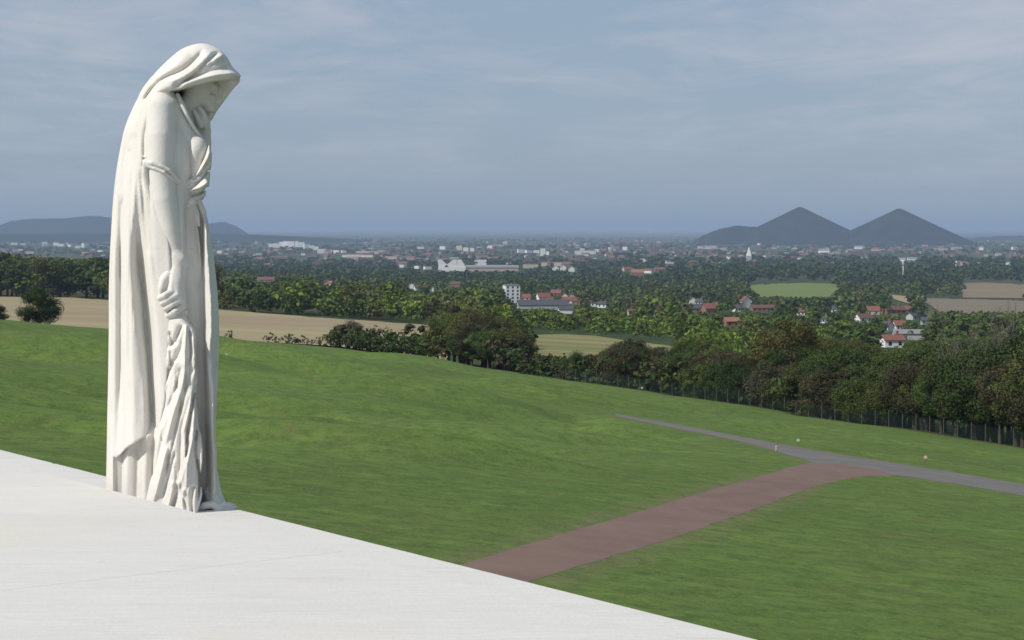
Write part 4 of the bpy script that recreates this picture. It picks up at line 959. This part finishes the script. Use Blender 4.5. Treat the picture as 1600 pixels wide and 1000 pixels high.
for k, (sh_, ba, rx) in enumerate(SPEC):
    for rep in range(2):
        V, Q = crown_geo(100 + k * 7 + rep, 48, 220, 0.032 if sh_ == 'bush' else 0.024, ba, rx, sh_)
        NEAR.append((new_mesh('crown', V, Q), trunk_geo(k * 3 + rep, ba, rx), sh_, rx)); NEAR[-1][0].materials.append(M_LEAF); NEAR[-1][1].materials.append(M_BARK)
        V, Q = crown_geo(300 + k * 7 + rep, 26, 80, 0.060, ba, rx, sh_, 0.38)
        MID.append((new_mesh('crown', V, Q), NEAR[-1][1], sh_, rx)); MID[-1][0].materials.append(M_LEAF)
        FAR.append(crown_geo(500 + k * 7 + rep, 14, 12, 0.14, ba, rx, sh_, 0.25) + (sh_, rx))
        FAR2.append(crown_geo(600 + k * 7 + rep, 10, 7, 0.21, ba, rx, sh_, 0.22) + (sh_, rx))
        SPECK.append(crown_geo(700 + k * 7 + rep, 8, 4, 0.32, ba, rx, sh_, 0.18) + (sh_, rx))
COLS = dict(dark=(0.051, 0.077, 0.023), mid=(0.077, 0.112, 0.029), olive=(0.102, 0.112, 0.034), bright=(0.141, 0.200, 0.034), russet=(0.090, 0.064, 0.035), brown=(0.070, 0.063, 0.035), blue=(0.046, 0.070, 0.032), pale=(0.141, 0.156, 0.060), rust=(0.105, 0.094, 0.036))
plan = []      # (X, Y, height, colour key, shape index, zone)
def shade(key, r): c_ = np.array(COLS[key]); return tuple(c_ * r.uniform(0.78, 1.22) * np.array([r.uniform(0.9, 1.1), 1, r.uniform(0.85, 1.15)]))
tree_r = np.random.default_rng(3)
def clear(px, Y, top_py, rad_px, base_py):
    for a, b_, c_, d_, yy in OPEN:
        if Y < yy and px + rad_px * 0.75 > a and px - rad_px * 0.75 < b_ and top_py < d_ and base_py > c_: return False
    return True
for q in ((1184, 1300, 444, 461), (1512, 1600, 445, 465), (1452, 1600, 469, 484), (840, 962, 529, 551), (1000, 1050, 541, 549), (1392, 1420, 463, 474), (0, 170, 468, 500), (345, 520, 490, 532), (555, 610, 505, 513)):
    OPEN.append(q + ((gh(0.5 * (q[0] + q[1]), q[2] + 1)[1]),))
ALLOW_FIELD = [(stub_top, -260, 700)]
_stx = np.array([-260, 0, 100, 170, 340, 480, 620, 700.]); _sty = np.array([p[1] for p in stub_top])
FIELD_BOX = [(1172, 1312, gh(1240, 466)[1] * 0.99, gh(1240, 444)[1] * 1.02), (1500, 1660, gh(1560, 467)[1], gh(1560, 444)[1] * 1.02), (1440, 1660, gh(1540, 493)[1], gh(1540, 468)[1] * 1.0), (820, 1070, gh(930, 570)[1], gh(930, 527)[1])]
def py_of(Y, z): return HORIZON + (CZ - z) / Y * 3000
def try_tree(X, Y, H, key, si, zone, force=False):
    px = 800 + 3000 * X / Y; z = h1(X, Y); base = py_of(Y, z); rad = SPEC[si][2] * H / Y * 3000
    if not force:
        if px < 720 and Y < np.interp(px, _stx, _sty) * 1.01 and Y > lawn_limit(px) * 1.03: return False
        for a, b_, y0_, y1_ in FIELD_BOX:
            if a < px < b_ and y0_ < Y < y1_: return False
        if not clear(px, Y, base - H / Y * 3000, rad, base):
            H *= 0.55
            if H < 2.5 or not clear(px, Y, base - H / Y * 3000, rad * 0.5, base): return False
    plan.append((X, Y, H, key, si, zone, z)); return True
def drop_hidden():
    """leave out trees that stand wholly behind nearer ones"""
    line = np.full(2400, 2000.0); kept = []
    for t in sorted(plan, key=lambda t: t[1]):
        X, Y, H, key, si, zone, z = t
        px = 800 + 3000 * X / Y; top = py_of(Y, z) - H / Y * 3000; rad = SPEC[si][2] * H / Y * 3000
        a = int(np.clip(px - rad * 0.8 + 300, 0, 2398)); b_ = int(np.clip(px + rad * 0.8 + 300, a + 1, 2399))
        if top > line[a:b_].max() + 1.0: continue
        kept.append(t)
        a = int(np.clip(px - rad * 0.65 + 300, 0, 2398)); b_ = int(np.clip(px + rad * 0.65 + 300, a + 1, 2399))
        line[a:b_] = np.minimum(line[a:b_], top + 0.12 * H / Y * 3000)
    plan[:] = kept
# hedge behind the fence: rows along the end of the lawn
HT = np.array([(500, 520), (535, 503), (560, 506), (600, 512), (640, 508), (672, 505), (700, 492), (730, 488), (765, 490), (795, 512), (830, 550), (900, 553), (945, 545), (965, 532), (990, 523), (1012, 538), (1060, 542), (1100, 535), (1160, 540), (1210, 545), (1260, 540), (1290, 530), (1350, 527), (1410, 532), (1450, 516), (1500, 520), (1560, 516), (1610, 500), (1700, 500)], float)
px = 1720.0
while px > 515:
    for row, off in enumerate((3.0, 7.5, 12.5)):
        if row == 2 and px < 700: continue
        qx = px + tree_r.uniform(-10, 10); Y = float(lawn_limit(qx)) * 1.005 + off * 1.3 + tree_r.uniform(-1, 1); X = (qx - 800) / 3000 * Y
        base = py_of(Y, h1(X, Y)); top = np.interp(qx, HT[:, 0], HT[:, 1]); Hm = (base - top) / 3000 * Y
        H = max(1.8, Hm * ((tree_r.uniform(0.50, 0.78) if row == 0 else tree_r.uniform(0.70, 1.02)) if qx > 1040 else (tree_r.uniform(0.6, 0.85) if row == 0 else tree_r.uniform(0.85, 1.08))))
        u = tree_r.random()
        if qx < 660: key = 'dark' if u < 0.5 else ('brown' if u < 0.7 else 'mid')
        elif qx < 830: key = 'russet' if u < 0.18 else ('brown' if u < 0.42 else ('olive' if u < 0.68 else ('mid' if u < 0.85 else 'dark')))
        elif qx < 1040: key = 'dark' if u < 0.55 else ('olive' if u < 0.8 else 'brown')
        else: key = 'dark' if u < 0.38 else ('olive' if u < 0.60 else ('mid' if u < 0.78 else 'brown'))
        si = int(tree_r.choice([0, 1, 3, 4, 5], p=[0.22, 0.2, 0.18, 0.2, 0.2])) if row else int(tree_r.choice([4, 5, 1], p=[0.45, 0.35, 0.2]))
        if H > 6 and si >= 4: si = int(tree_r.integers(0, 4))
        try_tree(X, Y, H, key, si, 'hedge', True)
    px -= float(np.interp(px, [530, 1700], [9.5, 20])) * tree_r.uniform(0.8, 1.2)
# scrub along the far end of the lawn and at the stubble
for q in (357, 420, 432, 447, 455, 462, 470, 483, 495, 508, 520):
    Y = float(lawn_limit(q)) * 1.02; try_tree((q - 800) / 3000 * Y, Y, tree_r.uniform(0.9, 2.2), 'brown' if tree_r.random() < 0.5 else 'olive', 4, 'scrub', True)
# woodland over the slopes and the valley
def zone_key(px, Y, r):
    u = r.random()
    if 820 < px < 1190 and Y < 820: return 'bright' if u < 0.62 else ('mid' if u < 0.85 else 'olive')
    if 560 < px < 760 and Y < 820: return 'olive' if u < 0.4 else ('bright' if u < 0.7 else 'pale')
    if Y < 1150: return 'mid' if u < 0.40 else ('dark' if u < 0.58 else ('olive' if u < 0.80 else 'bright'))
    if Y < 2200: return 'dark' if u < 0.32 else ('mid' if u < 0.66 else ('olive' if u < 0.88 else 'pale'))
    return 'blue' if u < 0.5 else ('dark' if u < 0.8 else 'mid')
def scatter(n, y0_, y1_, h0, h1_, zone, mask=None):
    k = 0
    while k < n:
        k += 1
        Y = float(np.exp(tree_r.uniform(math.log(y0_), math.log(y1_)))); px = tree_r.uniform(-70, 1670)
        if mask and not mask(px, Y): continue
        if Y < lawn_limit(px) * 1.16: continue
        H = tree_r.uniform(h0, h1_)
        if 800 < px < 1200 and Y < 760: H *= 0.72
        if px > 1150 and Y < 700: H *= 0.85
        if px < 330 and 700 < Y < 1500: H *= 1.5
        if px > 990 and 2300 < Y < 4400: H *= 1.35
        si = int(tree_r.choice(7, p=[0.26, 0.24, 0.14, 0.14, 0.12, 0.07, 0.03]))
        try_tree((px - 800) / 3000 * Y, Y, H, zone_key(px, Y, tree_r), si, zone)
scatter(2600, 240, 820, 5.5, 11, 'slope')
scatter(4200, 700, 1500, 8, 14, 'valley')
scatter(3600, 1400, 2600, 9, 15, 'valley')
scatter(2600, 2400, 4300, 10, 17, 'wood')
scatter(1500, 4000, 8000, 10, 16, 'plain', lambda px, Y: math.sin(px * 0.013 + Y * 0.0021) + math.cos(px * 0.031 - Y * 0.0012) > -0.4)
scatter(1500, 7000, 15000, 12, 18, 'plain', lambda px, Y: math.sin(px * 0.017 - Y * 0.0011) + math.cos(px * 0.023 + Y * 0.0017) > -0.5)
# row of dark conifers below the ploughed field
for q in np.arange(1462, 1640, 5.0):
    Yc = gh(1530, 505)[1] * tree_r.uniform(0.97, 1.03); X = (q - 800) / 3000 * Yc
    try_tree(X, Yc, tree_r.uniform(5.5, 8.5), 'blue', 6, 'conifer', True)
# single trees that stand out
def at_foot(px, py): p = gh(px, py); return p
singles = []
def single(px, Y, top, key, si, label, base=None):
    X = (px - 800) / 3000 * Y; z = h1(X, Y); H = (py_of(Y, z) - top) / 3000 * Y
    singles.append((X, Y, H, key, si, label, z))
single(60, 316, 449, 'dark', 4, 'dark round bush standing alone at the lawn edge left of the statue')
single(-6, 312, 474, 'dark', 4, 'dark bush cut off by the left picture edge')
single(1232, 262, 486, 'rust', 0, 'rust tinged round crowned tree standing above the hedge')
single(722, 348, 468, 'brown', 3, 'tall brownish tree in the hedge below the white block')
single(545, 372, 500, 'brown', 1, 'dark brown small tree at the left end of the hedge')
single(986, 290, 521, 'brown', 0, 'dark brown small tree right of the dry meadow')
single(1060, 560, 488, 'bright', 6, 'bright green pointed young tree beyond the dry meadow')
single(800, 330, 512, 'russet', 5, 'orange brown shrub just left of the dry meadow')
single(902, 296, 549, 'dark', 5, 'dark bush in front of the dry meadow')
# the 300 that show largest are things of their own, the rest is one wood
drop_hidden()
plan.sort(key=lambda t: -t[2] / t[1])
indiv, rest = plan[:288], plan[288:]
ZL = {'hedge': ('tree', 'hedge trees along the lawn'), 'scrub': ('shrub', 'scrub along the end of the lawn'), 'slope': ('tree', 'trees on the slope behind the hedge'), 'valley': ('tree', 'trees of the valley wood'), 'wood': ('tree', 'trees of the valley wood'), 'conifer': ('tree', 'conifer row'), 'plain': ('tree', 'trees on the plain')}
CN = dict(dark='dark green', mid='mid green', olive='olive green', bright='bright green', russet='russet brown', brown='brownish', blue='blue green', pale='pale green', rust='rusty')
SN = ['round', 'broad round', 'tall oval', 'tall', 'bushy', 'broad bushy', 'pointed']
MARKS = [(-100, 'left of the statue'), (340, 'just right of the statue'), (520, 'below the white flats'), (690, 'below the white factory'), (840, 'below the village houses'), (950, 'beside the dry meadow'), (1080, 'above the grey road end'), (1200, 'under the left cone heap'), (1330, 'under the right cone heap'), (1470, 'near the bare tree'), (1560, 'at the right picture edge')]
def place(X, Y, H, key, si, label, z, cat, group, name, protos):
    cr, tk, sh_, rx = protos[2 * si + int(tree_r.integers(2))]
    o = empty(name, (X, Y, z - 0.05), tree_r.uniform(0, 6.28)); tag(o, label, cat, group)
    w = H * tree_r.uniform(0.9, 1.2)
    a = bpy.data.objects.new('crown', cr); COL.objects.link(a); a.parent = o; a.scale = (w, w, H); a.color = shade(key, tree_r) + (1,)
    if name == 'bush':       # a second spray of leaves fills the bush to the ground
        a2 = bpy.data.objects.new('crown', protos[2 * si][0]); COL.objects.link(a2); a2.parent = o; a2.scale = (w * 0.95, w * 0.95, H * 0.9); a2.rotation_euler = (0, 0, 2.1); a2.color = a.color
    b_ = bpy.data.objects.new('trunk', tk); COL.objects.link(b_); b_.parent = o; b_.scale = (w, w, H)
named = {}
for t in indiv:
    X, Y, H, key, si, zone, z = t
    px = 800 + 3000 * X / Y; mk = [m for p, m in MARKS if p <= px] or [MARKS[0][1]]
    place_ = {'hedge': 'in the hedge', 'scrub': 'at the lawn end', 'slope': 'behind the hedge', 'valley': 'in the valley wood', 'wood': 'in the valley wood', 'conifer': 'in the conifer row', 'plain': 'on the plain'}[zone]
    kind = 'shrub' if (SN[si].endswith('bushy') and H < 4) or zone == 'scrub' else 'tree'
    named.setdefault((f'{CN[key]} {SN[si]} {kind} {place_} {mk[-1]}', kind), []).append(t)
for (lab, kind), ts in named.items():
    ts.sort(key=lambda t: t[0] / t[1])
    for k, t in enumerate(ts):
        X, Y, H, key, si, zone, z = t; n_ = len(ts)
        extra = '' if n_ == 1 else (f', {("left", "right")[k]} of two' if n_ == 2 else f', {ordinal(min(k, 19))} from left')
        place(X, Y, H, key, si, lab + extra, z, kind, ZL[zone][1], 'shrub' if kind == 'shrub' else ('conifer' if si == 6 else 'broadleaf_tree'), NEAR if Y < 420 else MID)
for X, Y, H, key, si, label, z in singles: place(X, Y, H, key, si, label, z, 'bush' if 'bush' in label or 'shrub' in label else 'tree', None, 'bush' if 'bush' in label or 'shrub' in label else 'broadleaf_tree', NEAR)
VV = []; CC = []
for X, Y, H, key, si, zone, z in rest:
    src = (FAR if Y < 1100 else (FAR2 if Y < 2600 else SPECK))[2 * si + int(tree_r.integers(2))]
    V = src[0]; a = tree_r.uniform(0, 6.28); ca, sa = math.cos(a), math.sin(a); w = H * tree_r.uniform(0.95, 1.3) * (1.5 if Y > 4000 else 1.0)
    VV.append(np.stack([X + w * (V[:, 0] * ca - V[:, 1] * sa), Y + w * (V[:, 0] * sa + V[:, 1] * ca), z + H * V[:, 2] - 0.1], 1)); CC.append(np.tile(shade(key, tree_r), (len(V), 1)))
VV = np.concatenate(VV); CC = np.concatenate(CC)
me = new_mesh('far_woodland', VV, np.arange(len(VV)).reshape(-1, 4)); set_tint(me, CC)
tag(obj('far_woodland', me, M_LEAF_FAR), 'dark woodland filling the valley and dotting the plain', 'woodland', kind='stuff')
# ---- the bare tree --------------------------------------------------------------
def bare_tree(px, Y, H, seed, label, lean):
    r = random.Random(seed); X = (px - 800) / 3000 * Y; o = empty('bare_tree', (X, Y, h1(X, Y) - 0.1)); tag(o, label, 'tree', 'bare trees'); tr_, br_ = MB(), MB()
    def grow(p, d, L, w, lev, mb):
        pts = [p]; q = p
        for k in range(4):
            d = d + np.array([r.gauss(0, 0.10), r.gauss(0, 0.10), 0.05]); d = d / np.linalg.norm(d); q = q + d * L / 4; pts.append(q)
        mb.tube(pts, [w, w * 0.85, w * 0.7, w * 0.55, w * 0.42], 6 if lev < 2 else 4, False)
        if lev < 4:
            for k in range(4 if lev else 6):
                i = r.randint(1, 4); n_ = np.array([r.gauss(0, 1), r.gauss(0, 1), r.uniform(0.1, 0.9)]); n_ = n_ / np.linalg.norm(n_)
                dd = d * 0.75 + n_ * 0.65; grow(pts[i], dd / np.linalg.norm(dd), L * r.uniform(0.5, 0.72), w * 0.5, lev + 1, br_)
    grow(np.zeros(3), np.array([lean, 0, 1.0]), H * 0.52, H * 0.014, 0, tr_)
    obj('trunk', tr_.mesh('trunk'), M_DEAD, o); obj('branches', br_.mesh('branches'), M_DEAD, o)
bare_tree(1545, 210, 13.5, 4, 'leafless grey tree standing in the hedge near the right picture edge', 0.05)
bare_tree(1496, 216, 12.5, 9, 'thin leafless tree left of the taller bare tree', -0.12)
bare_tree(1520, 215, 12.5, 15, 'leafless slender tree between two other bare trees', 0.0)
# ------------------------------------------------------------------ fence along the hedge
M_POST = plain('weathered_post', (0.095, 0.095, 0.085), 0.9, 0.25, 5); M_WIRE = plain('green_wire', (0.035, 0.06, 0.05), 0.6, 0.1, 3)
fl = [near_edge(p, 1.0) for p in np.linspace(1800, 880, 80)]; fpts = resample(fl, 400)
acc = 0.0; posts = [fpts[0]]
for a, b_ in zip(fpts, fpts[1:]):
    acc += np.linalg.norm(b_ - a)
    if acc > 2.6: posts.append(b_); acc = 0
fence = empty('wire_fence', (posts[0][0], posts[0][1], h1(*posts[0]))); tag(fence, 'green wire mesh fence with pale posts along the hedge', 'fence'); bpy.context.view_layer.update()
pm = MB().tube([(0, 0, -0.3), (0, 0, 1.85), (0, 0, 1.95)], [0.05, 0.045, 0.025], 7).mesh('post')
base = Vector(fence.location); wires = MB()
for k, p in enumerate(posts):
    z = h1(*p); o = obj('post', pm, M_POST, fence); o.location = (p[0] - base.x, p[1] - base.y, z - base.z)
    if k:
        q = posts[k - 1]; zq = h1(*q)
        for hh in np.arange(0.08, 1.75, 0.12):
            wires.tube([(q[0] - base.x, q[1] - base.y, zq + hh - base.z), (p[0] - base.x, p[1] - base.y, z + hh - base.z)], [0.007, 0.007], 3, False)
        for s_ in np.arange(0.04, 1, 0.06):
            c_ = q * (1 - s_) + p * s_; zc_ = zq * (1 - s_) + z * s_
            wires.tube([(c_[0] - base.x, c_[1] - base.y, zc_ + 0.05 - base.z), (c_[0] - base.x, c_[1] - base.y, zc_ + 1.72 - base.z)], [0.006, 0.006], 3, False)
w_ = obj('wire_mesh', wires.mesh('wire_mesh'), M_WIRE, fence); w_['kind'] = 'stuff'
# short stakes where the lawn meets the stubble
sm_ = MB().tube([(0, 0, -0.2), (0, 0, 1.15), (0, 0, 1.22)], [0.07, 0.06, 0.03], 7).mesh('stake')
for k, q in enumerate((452, 460, 472, 486, 520)):
    p = near_edge(q, 1.012); o = obj('wooden_stake', sm_, M_POST); o.location = (p[0], p[1], h1(*p))
    tag(o, f'short wooden stake, {ordinal(k)} from left at the far end of the lawn', 'stake', 'stakes at the lawn end')
# ------------------------------------------------------------------ small warning boards on the lawn
M_WHITE = plain('white_paint', (0.52, 0.50, 0.47), 0.6, 0.08, 4); M_RED = plain('orange_red_paint', (0.55, 0.14, 0.07), 0.6, 0.1, 4)
def sign(px, py, size, label, red=True):
    size *= 0.75; p = plane_hit(px, py); o = empty('warning_sign', (p[0], p[1], h1(*p)), math.atan2(-p[0], p[1]) * 0.9); tag(o, label, 'sign', 'small warning signs on the lawn')
    obj('stake', MB().box(-0.025, 0.025, -0.02, 0.02, -0.2, 0.35 + size * 0.5).mesh('stake'), M_POST, o)
    k_ = 14; v = [(size * 0.5 * math.cos(6.2832 * i / k_), -0.03, 0.30 + size * 0.5 + size * 0.5 * math.sin(6.2832 * i / k_)) for i in range(k_)]; v += [(x, -0.022, z) for x, _, z in v]   # round board
    tri = [tuple(range(k_)), tuple(range(2 * k_ - 1, k_ - 1, -1))] + [(i, i + k_, (i + 1) % k_ + k_, (i + 1) % k_) for i in range(k_)]
    obj('board', new_mesh('board', v, tri), M_RED if red else M_WHITE, o)
    cz_ = 0.30 + size * 0.5; v2 = [(x * 0.66, -0.034, cz_ + (z - cz_) * 0.66) for x, _, z in v[:k_]]; v2 += [(x, -0.0302, z) for x, _, z in v2]
    obj('panel', new_mesh('panel', v2, tri), M_WHITE, o)
sign(889, 624, 0.6, 'red edged warning sign on the lawn left of the road end')
sign(1446, 724, 0.42, 'red edged warning sign on the grass strip above the grey road')
sign(354, 556, 0.5, 'small white sign on the lawn right beside the statue', False)
sign(1247, 696, 0.32, 'tiny white sign at the upper edge of the grey road', False)
sign(1003, 611, 0.4, 'tiny white sign close to the hedge above the road end', False)
bp = plane_hit(1213, 706); bo = empty('bollard', (bp[0], bp[1], h1(*bp))); bo.scale = (0.75, 0.75, 0.75); tag(bo, 'small pale bollard at the road junction corner', 'bollard')
obj('post', MB().tube([(0, 0, -0.1), (0, 0, 0.42), (0, 0, 0.46)], [0.07, 0.065, 0.05], 10).mesh('post', True), M_WHITE, bo)
obj('cap', MB().tube([(0, 0, 0.461), (0, 0, 0.54), (0, 0, 0.57)], [0.1, 0.1, 0.05], 10).mesh('cap', True), M_WHITE, bo)
# ------------------------------------------------------------------ haze
hz = MB().box(-36000, 36000, -3500, 62000, -1.5, 215).mesh('haze'); n = N('hazy_air'); n.t.nodes.remove(n.b)
vol = n.new('ShaderNodeVolumePrincipled', {'Color': (0.51, 0.665, 0.88, 1), 'Density': 0.000066, 'Anisotropy': 0.0}); n.t.links.new(vol.outputs[0], n.t.nodes['Material Output'].inputs['Volume'])
tag(obj('haze', hz, n.m), 'thin blue haze lying over the plain', kind='stuff')
